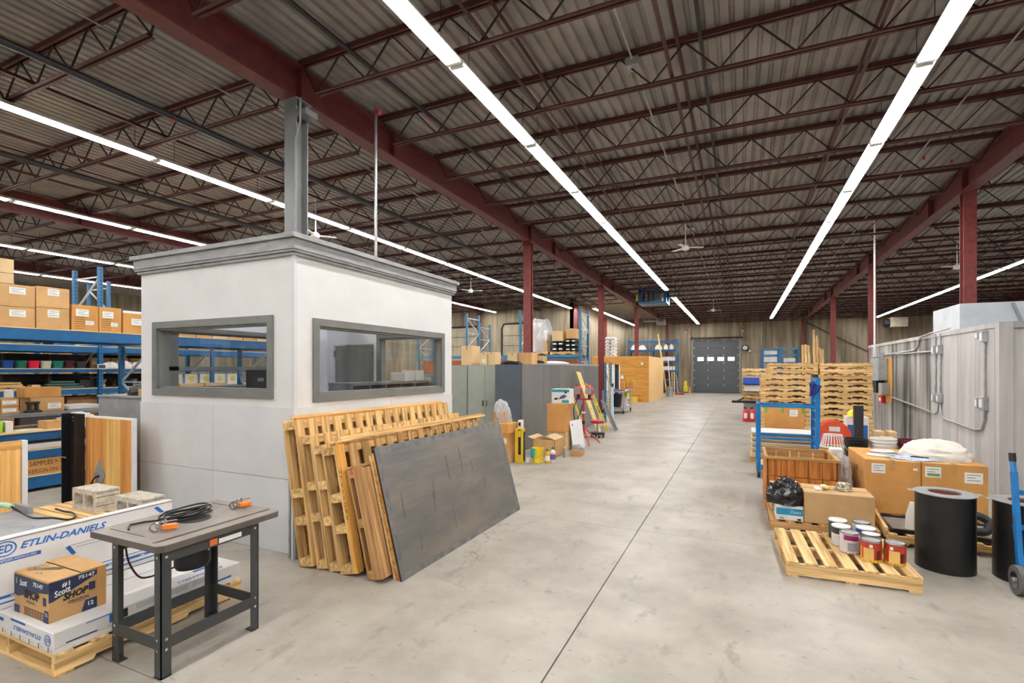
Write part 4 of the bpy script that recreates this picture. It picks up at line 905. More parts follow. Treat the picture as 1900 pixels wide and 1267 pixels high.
for k in range(9):
    y = .25 + k * .17 + rr.uniform(-.08, .08); z = rr.uniform(.15, .75); O('drag_mark', MB().bar((.001, y, z), (.001, y + rr.uniform(.0, .03), z + rr.uniform(.08, .33)), .002, rr.uniform(.005, .012), (0, 1, 0)), M_scr, s1, local=True)
for z, dz in ((.38, .02), (.62, .015), (.8, .01), (.96, .02)): O('scratch', MB().bar((.001, .1, z), (.001, L1 - .1, z + dz), .002, .003), M_scrl, s1, local=True)
s2, _ = lean_sheet('plywood_sheet', 'plywood sheet sandwiched directly behind the steel-faced sheet', 'sheet', (-2.635, 3.47), (-2.605, 5.80), 1.10, -15.0, .022, M_ply['y'])
s3, _ = lean_sheet('plywood_sheet', 'inner plywood sheet between the steel-faced sheet and the weathered pallet', 'sheet', (-2.672, 3.47), (-2.64, 5.7), 1.08, -14.8, .022, M_plyp['y'])
# ================================================================== RACKING ON THE LEFT
ra = thing('pallet_rack', 'blue pallet rack with workbench shelves nearest on the left, cartons on top', 'rack', (-9.9, 6.6, 0))
AX0, AX1 = -10.42, -9.42
for y in (0.6, 3.0, 5.42, 7.82, 10.2): upright_frame(ra, 'x', (AX0, y), 1.0, 2.42 if y < 9 else 3.2, M_perf, rungs=3)
def abeam(z0, z1, ya, yb, x=AX1, par=ra, m=M_blue):
    O('beam', MB().box(x - .045, x + .005, ya, yb, z0, z1), m, par)
for ya, yb in ((.64, 2.96), (3.04, 5.38), (5.46, 7.78), (7.86, 10.16)):
    for z0, z1 in ((2.23, 2.39), (.75, .875), (.48, .60), (.05, .22), (1.08, 1.12)):
        if z0 == 1.08: abeam(z0, z1, ya, yb, -9.72, ra, M_gplate); continue
        abeam(z0, z1, ya, yb); abeam(z0, z1, ya, yb, AX0 + .04)
    O('shelf_board', MB().box(AX0, AX1 + .01, ya, yb, 2.39, 2.405), M_plyp['y'], ra); O('worktop', MB().box(AX0, AX1 + .05, ya, yb, .875, .90), M_plyp['y'], ra)
    O('shelf_board', MB().box(AX0, -9.68, ya, yb, 1.12, 1.14), M_gplate, ra); O('shelf_board', MB().box(AX0, AX1, ya, yb, .60, .62), M_plyp['y'], ra); O('shelf_board', MB().box(AX0, AX1, ya, yb, .22, .235), M_plyp['y'], ra)
lbl = [('s', 0, 0, 0, 0)]
def ab(label, y0, y1, z0, z1, m=None, x1=-9.44, d=.5, labs=(), tape=None):
    o = cbox(label, x1 - d, x1, y0 + .004, y1 - .004, z0, z1 - .003, m, tape, labs); return o
ZT = 2.405
ab('lower left large carton on the rack top at the left edge', 3.02, 3.785, ZT, 2.69, M_card, labs=[('e', .62, .86, .52, .86)])
ab('upper left large carton on the rack top at the left edge', 3.02, 3.785, 2.69, 3.01, M_card, labs=[('e', .62, .86, .58, .88)])
ab('lower right large carton, second along the rack top', 3.79, 4.20, ZT, 2.72, M_card, labs=[('e', .33, .68, .55, .9)])
ab('upper right large carton with a scribbled ring, second along the rack top', 3.79, 4.20, 2.72, 3.03, M_card, labs=[('e', .33, .68, .6, .92)])
ab('thin carton lying on the upper left large carton', 3.02, 3.55, 3.01, 3.16, M_card2); ab('highest pale carton on top of the left stack on the rack', 3.02, 3.55, 3.16, 3.36, M_card2)
for k, (ya, yb, nm) in enumerate(((4.225, 4.585, 'left'), (4.59, 4.915, 'right'))):
    o = ab('printed brown carton, %s of the matching pair right of the large cartons' % nm, ya, yb, ZT, 2.81, M_card3, labs=[('e', .14, .62, .56, .83), ('e', .5, .82, .24, .40)])
    for q in range(6): rect('printed_line', (-9.44, ya + .03, ZT + .03 + q * .035), PY, PZ, 0, .14, 0, .008, M_inkb, o, .0015)
o = ab('brown carton with a sagging white top, at the booth corner', 4.93, 5.36, ZT, 2.77, M_card3, labs=[('e', .3, .75, .4, .7)]); rect('white_cover', (-9.44, 4.93, ZT + .34), PY, PZ, .0, .42, 0, .04, M_paper, o, .002)
for k in range(8):
    ya = 5.52 + k * .33; ab('long brown carton on the rack top seen through the booth, number %s from the left' % ORD[k + 1], ya, ya + .32, ZT, 2.62 + .05 * (k % 3 == 2), (M_card2, M_card, M_card3)[k % 3])
# items on the upper bench shelf (z 1.14) and the worktop (z .90)
for k in range(3):
    for r in range(2):
        y = 3.08 + k * .21 + (.0 if k else -.02)
        cbox('small labelled carton on the bench shelf, %s row, %s from the left' % (('lower', 'upper')[r], ORD[k + 1]), -10.0, -9.70, y, y + .2, 1.14 + r * .115, 1.252 + r * .115, M_card, None, [('e', .1, .85, .3, .75)])
pl = thing('paper_pile', 'loose papers and flat packs lying on the small labelled cartons', 'papers', (-9.85, 3.3, 1.37))
for k in range(4): O('sheet', MB().box(-10.0 + .02 * k, -9.72, 3.05 + .03 * k, 3.5 - .04 * k, 1.37 + k * .01, 1.379 + k * .01), (M_paper, M_card2, M_cardd, M_paper)[k], pl)
cbox('long brown carton on the bench shelf behind the black clamp', -10.1, -9.78, 3.86, 4.28, 1.14, 1.36, M_card, None, [('e', .5, .9, .2, .6)])
cbox('brown carton resting on the long brown carton', -10.05, -9.8, 3.8, 4.25, 1.36, 1.52, M_card3, None)
bt = thing('bench_clamp', 'black two-legged clamp stand on the bench shelf', 'tool', (-9.72, 3.86, 1.14))
O('base', MB().box(-9.79, -9.69, 3.78, 3.97, 1.14, 1.175), M_blackp, bt, bev=.008)
for y in (3.83, 3.92): O('leg', MB().cyl((-9.74, y, 1.17), (-9.74, y, 1.28), .025, 10), M_blackp, bt)
O('yoke', MB().box(-9.77, -9.71, 3.79, 3.955, 1.275, 1.305), M_blackp, bt, bev=.008)
jg = thing('jug', 'white jug with a blue lid on the bench shelf', 'jug', (-9.9, 3.63, 1.385)); O('body', MB().lathe(-9.9, 3.66, [(.05, 1.375), (.055, 1.39), (.055, 1.47), (.02, 1.50)], 14), M_carton, jg, smooth=40); O('lid', MB().lathe(-9.9, 3.66, [(.022, 1.50), (.022, 1.52)], 12), M_navy, jg)
O('wrapped_bundle', MB().box(-10.2, -9.75, 4.32, 4.75, 1.14, 1.22), M_carton, None, 'white wrapped bundle on the bench shelf behind the black post', 'bundle', bev=.02)
bl = blob('plastic_cover', 'crumpled white plastic cover on the worktop behind the black post', 'cover', -9.72, 4.42, .90, .16, .30, .20, M_carton, 5)
O('green_tub', MB().lathe(-9.55, 3.37, [(.085, .90), (.095, .92), (.095, 1.05), (.088, 1.06)], 18), solid('lime_plastic', (150, 205, 30), .35), None, 'lime green tub on the worktop at the left edge', 'tub', smooth=40)
cbox('small white carton beside the lime green tub', -9.7, -9.5, 3.48, 3.56, .90, 1.05, M_carton, None)
cbox('plain brown carton on the worktop', -9.75, -9.46, 3.93, 4.15, .90, 1.02, M_card, 'x'); cbox('white printed carton next to the plain brown carton on the worktop', -9.75, -9.46, 4.16, 4.45, .90, 1.04, M_carton, None, [('e', .1, .5, .2, .7)])
O('paper_sheet', MB().box(-9.9, -9.5, 3.6, 3.9, .90, .903), M_paper, None, 'white paper sheet lying on the worktop', 'paper')
cbox('long white flat pack under the worktop', -10.2, -9.44, 3.1, 4.9, .62, .70, M_carton, None); cbox('black carton under the worktop', -10.0, -9.40, 4.0, 4.3, .475, .6, M_blackp, None) if 0 else None
O('tool_case', MB().box(-10.0, -9.405, 3.98, 4.4, .475, .599), M_blackp, None, 'black tool case hung in front of the blue shelf beam', 'case', bev=.01) if 0 else None
sm = cbox('long brown carton marked SAMPLES in black marker on the bottom shelf', -10.2, -9.43, 3.05, 4.6, .236, .50 - .025, M_card3, None)
text('SAMPLES > 1', .10, (-9.43, 3.71, .375), PY, PZ, M_ink, sm, lift=.002, width=.38); text('KERSON ONLY', .08, (-9.43, 3.70, .27), PY, PZ, M_ink, sm, lift=.002, width=.40)
tp = blob('black_bag', 'black bag slumped on the grey low partition', 'bag', -6.75, 3.75, 1.476, .22, .12, .14, M_blackp, 9)
cbox('short brown carton on the grey low partition beside the booth', -6.62, -6.42, 3.62, 3.9, 1.476, 1.56, M_card, None)

# second rack row
rb = thing('pallet_rack', 'tall blue pallet rack in the second row, holding tubs and wrapped goods', 'rack', (-12.5, 6.8, 0))
for y in (3.45, 5.85, 8.25, 10.65): upright_frame(rb, 'x', (-12.95, y), .95, 3.9, M_perf, rungs=5)
for ya, yb in ((3.49, 5.81), (5.89, 8.21), (8.29, 10.61)):
    for z0, z1 in ((2.13, 2.25), (1.735, 1.80), (1.30, 1.40), (.6, .7)):
        abeam(z0, z1, ya, yb, -12.0, rb); abeam(z0, z1, ya, yb, -12.9, rb)
        O('shelf_board', MB().box(-12.95, -12.0, ya, yb, z1, z1 + .015), M_plyp['y'], rb)
rect('location_sign', (-11.955, 5.78, 1.80), PY, PZ, 0, .16, 0, .10, M_paper, rb, .002); rect('location_sign', (-11.955, 5.80, 1.815), PY, PZ, 0, .12, 0, .07, solid('sign_grey', (70, 74, 78)), rb, .004)
tubs = [((230, 205, 60), 'yellow'), ((20, 70, 150), 'blue'), ((20, 110, 90), 'dark green'), ((205, 20, 60), 'red'), ((190, 200, 180), 'pale'), ((30, 120, 110), 'teal'), ((70, 24, 34), 'maroon'), ((50, 50, 60), 'black')]
y = 4.25
for k, (c_, nm) in enumerate(tubs):
    r_ = .085; O('storage_tub', MB().lathe(-12.15, y + .02, [(r_ * .85, 1.815), (r_, 1.93), (r_ * 1.05, 1.935), (r_ * 1.05, 1.955), (r_ * .9, 1.955)], 16), solid('tub_' + nm.replace(' ', '_'), c_, .4), None, nm + ' tub in the row of tubs on the second rack', 'tub', smooth=40); y += .185 if k else .2
O('yellow_tub', MB().lathe(-12.15, 4.27, [(.085, 1.956), (.095, 2.06), (.1, 2.07), (.09, 2.075)], 16), solid('tub_yellow', (230, 205, 60), .4), None, 'yellow tub stacked on the first yellow tub', 'tub', smooth=40)
bd = thing('tarp_stack', 'folded dark green tarps on the pallet shelf of the second rack', 'tarps', (-12.2, 5.2, 1.415))
for k in range(3): O('tarp', MB().box(-12.6, -12.05 - .03 * k, 4.98 + .05 * k, 5.6 - .06 * k, 1.416 + k * .05, 1.462 + k * .05), solid('tarp_green', (60, 92, 82), .7), bd, bev=.015)
st_ = thing('lumber_bundle', 'bundle of pale lumber offcuts on the second rack at the left edge', 'lumber', (-12.3, 4.4, 1.415))
for k in range(4): O('board', MB().box(-12.6, -12.08 + .02 * (k % 2), 4.0, 4.72 - .03 * k, 1.416 + k * .036, 1.448 + k * .036), M_pal['y'], st_)
cbox('small yellowish carton on the second rack between lumber and tarps', -12.3, -12.1, 4.80, 4.93, 1.416, 1.50, M_card2, None)
for k in range(3): blob('wrapped_parcel', ('left', 'middle', 'right')[k] + ' white plastic wrapped parcel on the second rack shelf', 'parcel', -12.25, 6.12 + k * .27, 1.816, .16, .15, .13 + .04 * (k == 1), M_carton, 20 + k)
for k in range(3): cbox('tan carton behind the wrapped parcels, %s from the left' % ORD[k + 1], -12.75, -12.5, 5.95 + k * .36, 6.28 + k * .36, 1.816, 2.04, M_card2, None)
for k in range(4): O('lamp_part', MB().lathe(-12.3, 6.05 + k * .2, [(.03, 1.416), (.05, 1.43), (.03, 1.5), (.06, 1.56), (.06, 1.58)], 12), (M_galv, M_blackp, M_blued, M_galv)[k], None, 'small metal lamp part on the second rack, %s from the left' % ORD[k + 1], 'lamp part', smooth=40)
cbox('black carton on the second rack behind the slanted brace', -12.5, -12.1, 5.55, 5.72, 1.416, 1.58, M_blackp, None)
for k in range(6): cbox('white printed carton seen through the booth window, %s from the left' % ORD[k + 1], -12.5, -12.05, 6.9 + k * .36, 7.2 + k * .36, 1.416, 1.68, M_carton, None, [('e', .3, .7, .3, .8, solid('tub_yellow', (230, 205, 60), .4))])
for k in range(2): cbox('low brown carton on the bench seen through the booth window, %s one' % ('left', 'right')[k], -9.9, -9.5, 5.9 + k * .5, 6.36 + k * .5, .90 + .24 + .24 * 0, 1.52, M_card, None)
# third row of frames
rc = thing('pallet_rack', 'distant blue rack frames seen above the cartons near the booth corner', 'rack', (-17, 9, 0))
for y, z in ((7.0, 3.6), (8.2, 4.3)): upright_frame(rc, 'x', (-17.4, y), 1.0, z, M_perf, rungs=6)
for z0 in (1.5, 2.4): O('beam', MB().box(-16.45, -16.38, 7.04, 8.16, z0, z0 + .12), M_blue, rc); O('beam', MB().box(-17.44, -17.37, 7.04, 8.16, z0, z0 + .12), M_blue, rc)

M_shade = mat('shade_dark', (46, 44, 44), .7, 0, .2)  # dark fillers added in the racks to stand in for shade under shelves
for k in range(5):
    cbox('added shade filler at the back of the second rack, middle shelf, %s from the left' % ORD[k + 1], -12.88, -12.66, 3.9 + k * .72, 4.55 + k * .72, 1.416, 1.70, M_shade, None, name='shade_filler')
    cbox('added shade filler at the back of the second rack, upper shelf, %s from the left' % ORD[k + 1], -12.88, -12.78 if k > 2 else -12.6, 3.9 + k * .72, 4.55 + k * .72, 1.816, 2.10 if k < 3 else 2.12, M_shade, None, name='shade_filler')
    cbox('added shade filler on the lowest shelf of the second rack, %s from the left' % ORD[k + 1], -12.85, -12.1, 3.9 + k * .72, 4.55 + k * .72, .716, 1.24, M_shade if k % 2 else M_cardd, None, name='shade_filler')
for k in range(3):
    for z in (1.63, 2.53): cbox('added shade filler on the distant rack frames, %s, %s' % (('lower', 'upper')[z > 2], ORD[k + 1]), -17.3, -16.5, 7.06 + k * .36, 7.4 + k * .36, z, z + .6, M_shade if (k + (z > 2)) % 2 else M_cardd, None, name='shade_load')
O('shelf_board', MB().box(-17.4, -16.4, 7.04, 8.16, 1.62, 1.63), M_plyp['y'], rc); O('shelf_board', MB().box(-17.4, -16.4, 7.04, 8.16, 2.52, 2.53), M_plyp['y'], rc)
# ================================================================== LEFT SIDE OF THE AISLE
M_gcab = mat('grey_green_steel', (146, 152, 140), .45, 0, .03); M_dcab = mat('dark_slate_laminate', (84, 92, 98), .28, 0, .05, 2); M_panel = mat('brushed_and_sheen_panel', (124, 124, 123), .3, .3, .05, 1.2, (2, 2, .3))
def steel_cabinet(label, x0, x1, y0, y1, z1):
    c = thing('storage_cabinet', label, 'cabinet', ((x0 + x1) / 2, (y0 + y1) / 2, 0))
    O('body', MB().box(x0, x1, y0 + .02, y1, 0, z1), M_gcab, c); xm = (x0 + x1) / 2
    for k, (a, b_) in enumerate(((x0 + .01, xm - .003), (xm + .003, x1 - .01))):
        d = O('door', MB().box(a, b_, y0, y0 + .02, .08, z1 - .02), M_gcab, c, bev=.003)
        hx = xm - .05 if k == 0 else xm + .05
        O('handle', MB().box(hx - .012, hx + .012, y0 - .02, y0, .92, 1.06), M_chrome if k else M_black, d)
    return c
steel_cabinet('grey-green double-door steel cabinet directly beside the booth', -6.90, -5.985, 10.5, 11.0, 1.89); steel_cabinet('grey-green double-door steel cabinet beside the dark slate cabinet', -5.975, -5.03, 10.5, 11.0, 1.89)
dc = thing('tall_cabinet', 'tall dark slate cabinet with a glossy side facing the aisle', 'cabinet', (-4.66, 10.65, 0))
O('body', MB().box(-4.98, -4.34, 10.0, 11.28, 0, 1.9), M_dcab, dc); O('side_panel', MB().box(-4.338, -4.325, 10.0, 11.28, .02, 1.9), M_panel, dc); O('door', MB().box(-4.975, -4.345, 9.985, 10.0, .05, 1.89), M_dcab, dc)  # paler side panel carries the gloss reflection as colour
pe = thing('panel_enclosure', 'long brushed steel panel enclosure behind the red tripod lights', 'enclosure', (-4.66, 13.9, 0))
O('core', MB().box(-5.0, -4.345, 11.30, 16.45, 0, 1.9), M_dcab, pe)
n = 9; s = (16.45 - 11.30) / n
for k in range(n): O('panel', MB().box(-4.345, -4.33, 11.30 + k * s + .004, 11.30 + (k + 1) * s - .004, .02, 1.9), M_panel, pe)
O('top_rail', MB().box(-5.01, -4.32, 11.32, 16.45, 1.9, 1.945), M_corn, pe)
Z0 = 1.892
for lb, x0, x1, y0, y1, z1, m in (('tallest pale carton on the grey-green cabinets', -6.17, -5.87, 10.54, 10.95, 2.36, M_card2), ('narrow carton with a torn label, right of the tallest on the cabinets', -5.66, -5.47, 10.56, 10.9, 2.19, M_card2), ('narrow tan carton, third along the cabinet tops', -5.45, -5.27, 10.56, 10.9, 2.20, M_card2)):
    cbox(lb, x0, x1, y0, y1, Z0, z1, m, 'y', [('s', .3, .7, .2, .5)] if 'torn' in lb else ())
cbox('wide carton on the dark slate cabinet, leftmost there', -4.97, -4.72, 10.62, 10.95, 1.903, 2.17, M_card2); cbox('wide carton on the dark slate cabinet, rightmost there', -4.70, -4.36, 10.64, 10.98, 1.903, 2.18, M_card)
cbox('pale carton at the front of the panel enclosure top', -4.98, -4.68, 11.5, 11.8, 1.946, 2.17, M_card2); cbox('small open carton on the panel enclosure top', -4.66, -4.42, 11.52, 11.8, 1.946, 2.12, M_card)
blob('cable_heap', 'heap of black cables on the dark slate cabinet', 'cables', -4.70, 10.25, 1.903, .24, .18, .075, M_black, 11, .35); blob('cable_heap', 'heap of black and white straps on the panel enclosure edge', 'straps', -4.55, 11.42, 1.946, .2, .08, .06, M_blackp, 12, .35)
blob('plastic_sheet', 'folded white plastic sheet on the panel enclosure', 'sheet', -4.6, 12.9, 1.946, .28, .9, .07, M_carton, 13, .1)
# carton stack with a bagged parcel
cbox('bottom round-stamped carton of the stack beside the dark cabinet', -4.36, -4.0, 8.62, 8.98, 0, .30, M_card, None); cbox('middle carton of the stack beside the dark cabinet', -4.40, -4.02, 8.6, 8.98, .302, .575, M_card3, None, [('s', .78, .95, .3, .65)]); o = cbox('open top carton of the stack beside the dark cabinet', -4.44, -3.98, 8.58, 9.0, .577, .76, M_card3, None)
for x in (-4.26, -4.12): O('stamp', MB().tube([(x + .045 * math.cos(a), 8.618, .16 + .06 * math.sin(a)) for a in [2 * math.pi * k / 16 for k in range(16)]], .006, 4, True), M_ink, bpy.data.objects[[q.name for q in bpy.data.objects if q.get('label', '').startswith('bottom round-stamped')][0]])
cbox('small carton inside a clear bag on top of the carton stack', -4.36, -4.12, 8.7, 8.92, .762, .97, M_card3, None)
fb = blob('clear_bag', 'clear plastic bag crumpled over the small carton on the stack', 'bag', -4.22, 8.80, .763, .15, .13, .36, M_film, 14, .5, power=.8)
lv = thing('level_box', 'tall yellow and black level box standing by the carton stack', 'box', (-3.85, 8.8, 0))
O('body', MB().box(-3.94, -3.77, 8.76, 8.86, 0, .66), solid('level_yellow', (226, 190, 30), .4), lv, bev=.004); O('dark_window', MB().box(-3.87, -3.815, 8.757, 8.762, .16, .64), M_black, lv); O('window_label', MB().box(-3.865, -3.82, 8.755, 8.757, .5, .62), solid('level_yellow', (226, 190, 30), .4), lv); O('stripe', MB().box(-3.768, -3.766, 8.77, 8.85, .05, .6), M_black, lv)
cbox('slim white carton standing behind the yellow level box', -3.96, -3.88, 8.94, 9.05, 0, .80, M_carton, None, [('s', .2, .8, .86, .95, M_ink)])
pb = bucket('yellow pail with a turquoise rag hanging over its rim', -3.56, 8.98, 0, .125, .28, solid('pail_yellow', (232, 200, 40), .35), ribs=False)
curved_patch('rag', -3.56, 8.98, .130, math.radians(190), math.radians(268), .10, .285, solid('turquoise_rag', (30, 186, 178), .8), pb)
def bottle(label, x, y, z, r, h, m, mc, name='bottle', band=None):
    t = thing(name, label, 'bottle', (x, y, z)); O('body', MB().lathe(x, y, [(r * .9, z), (r, z + .01), (r, z + h * .7), (r * .4, z + h * .82), (r * .4, z + h * .88)], 14), m, t, smooth=40)
    O('cap', MB().lathe(x, y, [(r * .45, z + h * .88), (r * .45, z + h)], 12), mc, t)
    if band: O('label', MB().lathe(x, y, [(r * 1.01, z + h * .2), (r * 1.01, z + h * .55)], 14, cap0=False, cap1=False), band, t, smooth=60)
    return t
bottle('yellow cleaner bottle right of the yellow pail', -3.36, 8.98, 0, .05, .27, solid('amber_bottle', (214, 170, 40), .3), solid('green_cap', (40, 110, 50)), band=M_paper); bottle('green and white spray bottle behind the yellow cleaner bottle', -3.30, 9.12, 0, .055, .29, M_carton, solid('green_cap', (40, 110, 50)), band=solid('purple_label', (130, 90, 150)))
cbox('small white carton on the floor left of the yellow pail', -3.74, -3.69, 8.82, 8.9, 0, .09, M_carton, None)
# open carton by the pail
oc = thing('open_carton', 'open low carton with black contents in front of the carton tower', 'box', (-3.6, 9.9, 0))
X0, X1, Y0, Y1, H = -3.9, -3.42, 9.58, 10.15, .36
for b_ in (MB().box(X0, X1, Y0, Y0 + .008, 0, H), MB().box(X0, X1, Y1 - .008, Y1, 0, H), MB().box(X0, X0 + .008, Y0, Y1, 0, H), MB().box(X1 - .008, X1, Y0, Y1, 0, H), MB().box(X0, X1, Y0, Y1, 0, .01)): O('side', b_, M_card, oc)
O('flap', MB().quad((X0, Y0, H), (X0, Y1, H), (X0 - .12, Y1, H + .04), (X0 - .12, Y0, H + .04)), M_card2, oc); O('flap', MB().quad((X1, Y0, H), (X1, Y1, H), (X1 - .2, Y1, H + .07), (X1 - .2, Y0, H + .07)), M_card2, oc)
O('contents', MB().box(X0 + .02, X1 - .02, Y0 + .02, Y1 - .02, .02, H - .06), M_blackp, oc)
bottle('silver spray can standing on the floor beside the open carton', -3.26, 9.72, 0, .035, .22, M_galv, M_white, 'spray_can'); 
sbx = cbox('small open carton with a dark cloth bundle on it beside the white board', -3.22, -2.98, 9.95, 10.2, 0, .12, M_card, None); blob('cloth_bundle', 'grey cloth bundle in the small carton by the white board', 'cloth', -3.1, 10.07, .121, .12, .11, .1, M_gplate, 17)
cbox('lower carton of the carton tower under the printed teal carton', -3.86, -3.45, 10.34, 10.8, 0, .42, M_card2, None); cbox('upper carton of the carton tower under the printed teal carton', -3.87, -3.44, 10.32, 10.82, .422, 1.04, M_card3, 'x')
te = cbox('white and teal printed carton on top of the carton tower', -3.80, -3.38, 10.42, 10.72, 1.042, 1.36, M_carton, None)
M_teal = solid('print_teal', (40, 150, 170)); rect('print_band', (-3.80, 10.42, 1.042), PX, PZ, .01, .41, .25, .31, M_teal, te, .002); rect('print_band', (-3.80, 10.42, 1.042), PX, PZ, .24, .4, .02, .08, M_teal, te, .002); patch('print_tool', (-3.80, 10.42, 1.042), PX, PZ, [(.16, .09), (.3, .12), (.36, .17), (.28, .2), (.2, .15)], solid('print_violet', (90, 80, 120)), te, .002); patch('print_tool', (-3.80, 10.42, 1.042), PX, PZ, [(.06, .08), (.14, .08), (.15, .13), (.07, .12)], M_ink, te, .002); O('print_seal', MB().cyl((-3.47, 10.4185, 1.29), (-3.47, 10.417, 1.29), .03, 14), M_navy, te)
wb = thing('white_board', 'white panel leaning against the carton tower', 'panel', (-3.30, 10.75, 0)); wb.rotation_euler = (0, math.radians(-9), math.radians(-8))
O('board', MB().box(-.015, 0, -.2, .42, 0, .66), M_white, wb, local=True, bev=.004); O('logo', MB().tube([(.001, -.1 + .02 * math.cos(a), .56 + .025 * math.sin(a)) for a in [2 * math.pi * k / 12 for k in range(12)]], .004, 4, True), M_ink, wb, local=True)
# red twin work light on a tripod
M_trip = solid('tripod_red', (196, 40, 62), .4)
tl = thing('work_light', 'red tripod stand with two red work lights by the panel enclosure', 'work light', (-3.42, 11.6, 0))
for x, y in ((-3.20, 11.35), (-3.12, 12.0), (-3.72, 11.75)):
    O('leg', MB().cyl((-3.42, 11.62, .40), (x, y, .01), .014, 8), M_trip, tl); O('leg_brace', MB().cyl((-3.42, 11.62, .18), (-3.42 + (x + 3.42) * .6, 11.62 + (y - 11.62) * .6, .17), .008, 6), M_trip, tl)
O('mast', MB().cyl((-3.42, 11.62, .12), (-3.42, 11.62, 1.08), .022, 10), M_trip, tl); O('collar', MB().cyl((-3.42, 11.62, .48), (-3.42, 11.62, .56), .035, 10), M_blackp, tl); O('cross_bar', MB().box(-3.62, -3.2, 11.60, 11.64, 1.06, 1.10), M_trip, tl)
for x in (-3.55, -3.28):
    h_ = O('lamp_head', MB().prism([(x - .09, 1.22), (x + .07, 1.16), (x + .09, 1.26), (x + .07, 1.36), (x - .08, 1.38)], 'y', 11.56, 11.70), M_trip, tl, bev=.01); O('guard', MB().box(x - .075, x + .065, 11.553, 11.56, 1.20, 1.36), M_galv, h_); O('yoke', MB().box(x - .03, x + .03, 11.6, 11.66, 1.08, 1.22), M_blackp, h_); O('handle', MB().tube([(x - .05, 11.63, 1.37), (x - .03, 11.63, 1.43), (x + .03, 11.63, 1.43), (x + .05, 11.63, 1.37)], .012, 6), M_trip, h_)
O('cable', MB().tube(spline_path([(-3.55, 11.6, 1.1), (-3.66, 11.6, .85), (-3.62, 11.6, .55), (-3.52, 11.6, .7), (-3.44, 11.6, .95)]), .01, 6), M_black, tl, smooth=60); O('tag', MB().box(-3.46, -3.36, 11.585, 11.59, .74, .78), M_paper, tl)
stl = thing('creeper_stool', 'low red-seated rolling stool behind the tripod', 'stool', (-3.42, 12.9, 0))
O('seat', MB().lathe(-3.42, 12.9, [(.17, .38), (.18, .40), (.18, .44), (.16, .455)], 18), M_trip, stl, smooth=40); O('post', MB().cyl((-3.42, 12.9, .1), (-3.42, 12.9, .38), .03, 8), M_chrome, stl); O('tray', MB().lathe(-3.42, 12.9, [(.15, .08), (.19, .09), (.19, .13), (.17, .135)], 18), M_blackp, stl, smooth=40)
for k in range(4): a = k * math.pi / 2 + .5; O('caster', MB().cyl((-3.42 + .16 * math.cos(a) - .015, 12.9 + .16 * math.sin(a), .04), (-3.42 + .16 * math.cos(a) + .015, 12.9 + .16 * math.sin(a), .04), .04, 10), M_black, stl)
# yellow boxed ladders/levels leaning on the enclosure
M_yel = solid('tool_yellow', (224, 200, 60), .4)
def leaner(name, label, cat, base, top, w, th, parts, rz=0):
    t = thing(name, label, cat, base); bx, by, bz = base; d = Vector(top) - Vector(base); L_ = d.length
    z = d.normalized(); y = Vector((0, 1, 0)); x = y.cross(z).normalized(); y = z.cross(x)
    t.rotation_euler = Matrix((x, y, z)).transposed().to_euler(); OFF[t.name] = Vector(base)
    for nm, x0, x1, y0, y1, z0, z1, m in parts: O(nm, MB().box(x0, x1, y0 * 1.0, y1, z0 * L_, z1 * L_), m, t, local=True)
    return t
leaner('boxed_ladder', 'long yellow framed pale panel leaning on the panel enclosure', 'panel', (-3.52, 13.55, 0), (-4.2, 13.75, 1.72), .3, .05, [('frame', -.02, 0, -.17, -.13, 0, 1, M_yel), ('frame', -.02, 0, .13, .17, 0, 1, M_yel)] + [('pale_panel', -.015, .002, -.128, .128, k * .2 + .004, k * .2 + .196, M_card2) for k in range(5)])
leaner('spirit_level', 'slim yellow pole pair leaning left of the framed pale panel', 'pole', (-3.72, 12.95, 0), (-4.25, 13.05, 1.3), .1, .05, [('rail', -.02, 0, -.05, -.01, 0, 1, M_yel), ('rail', -.02, 0, .06, .09, 0, .97, M_yel)])
leaner('step_ladder', 'narrow yellow ladder leaning right of the framed pale panel', 'ladder', (-3.5, 14.35, 0), (-4.2, 14.75, 1.35), .3, .05, [('rail', -.03, 0, -.14, -.10, 0, 1, M_yel), ('rail', -.03, 0, .10, .14, 0, 1, M_yel)] + [('rung', -.03, 0, -.10, .10, k * .22 + .1, k * .22 + .125, M_yel) for k in range(4)])
leaner('black_grating', 'black and grey grating leaning at the end of the panel enclosure', 'grating', (-3.3, 14.6, 0), (-3.75, 14.8, .85), .3, .05, [('bar', -.03, 0, -.15 + k * .06, -.12 + k * .06, 0, 1, M_blackp if k % 2 else M_gplate) for k in range(6)])
bf = thing('rack_upright', 'short blue punched rack upright standing at the end of the panel enclosure', 'rack part', (-4.1, 16.8, 0)); upright_frame(bf, 'y', (-4.14, 16.6), .75, 2.02, two_tone('deep_teal_punched', _perf((20, 84, 108), (190, 205, 215))), rungs=2)
leaner('wood_stick', 'thin wooden stick leaning inside the short blue rack upright', 'stick', (-4.05, 16.75, 0), (-4.15, 17.1, 1.95), .04, .03, [('stick', -.02, .02, -.02, .02, 0, 1, M_pal['z'])])
leaner('tarp_roll', 'rolled pale blue sheet leaning inside the short blue rack upright', 'roll', (-3.98, 16.95, 0), (-4.05, 17.2, 1.3), .08, .08, [('roll', -.04, .04, -.06, .06, 0, .9, solid('pale_blue_sheet', (180, 205, 215), .5))])
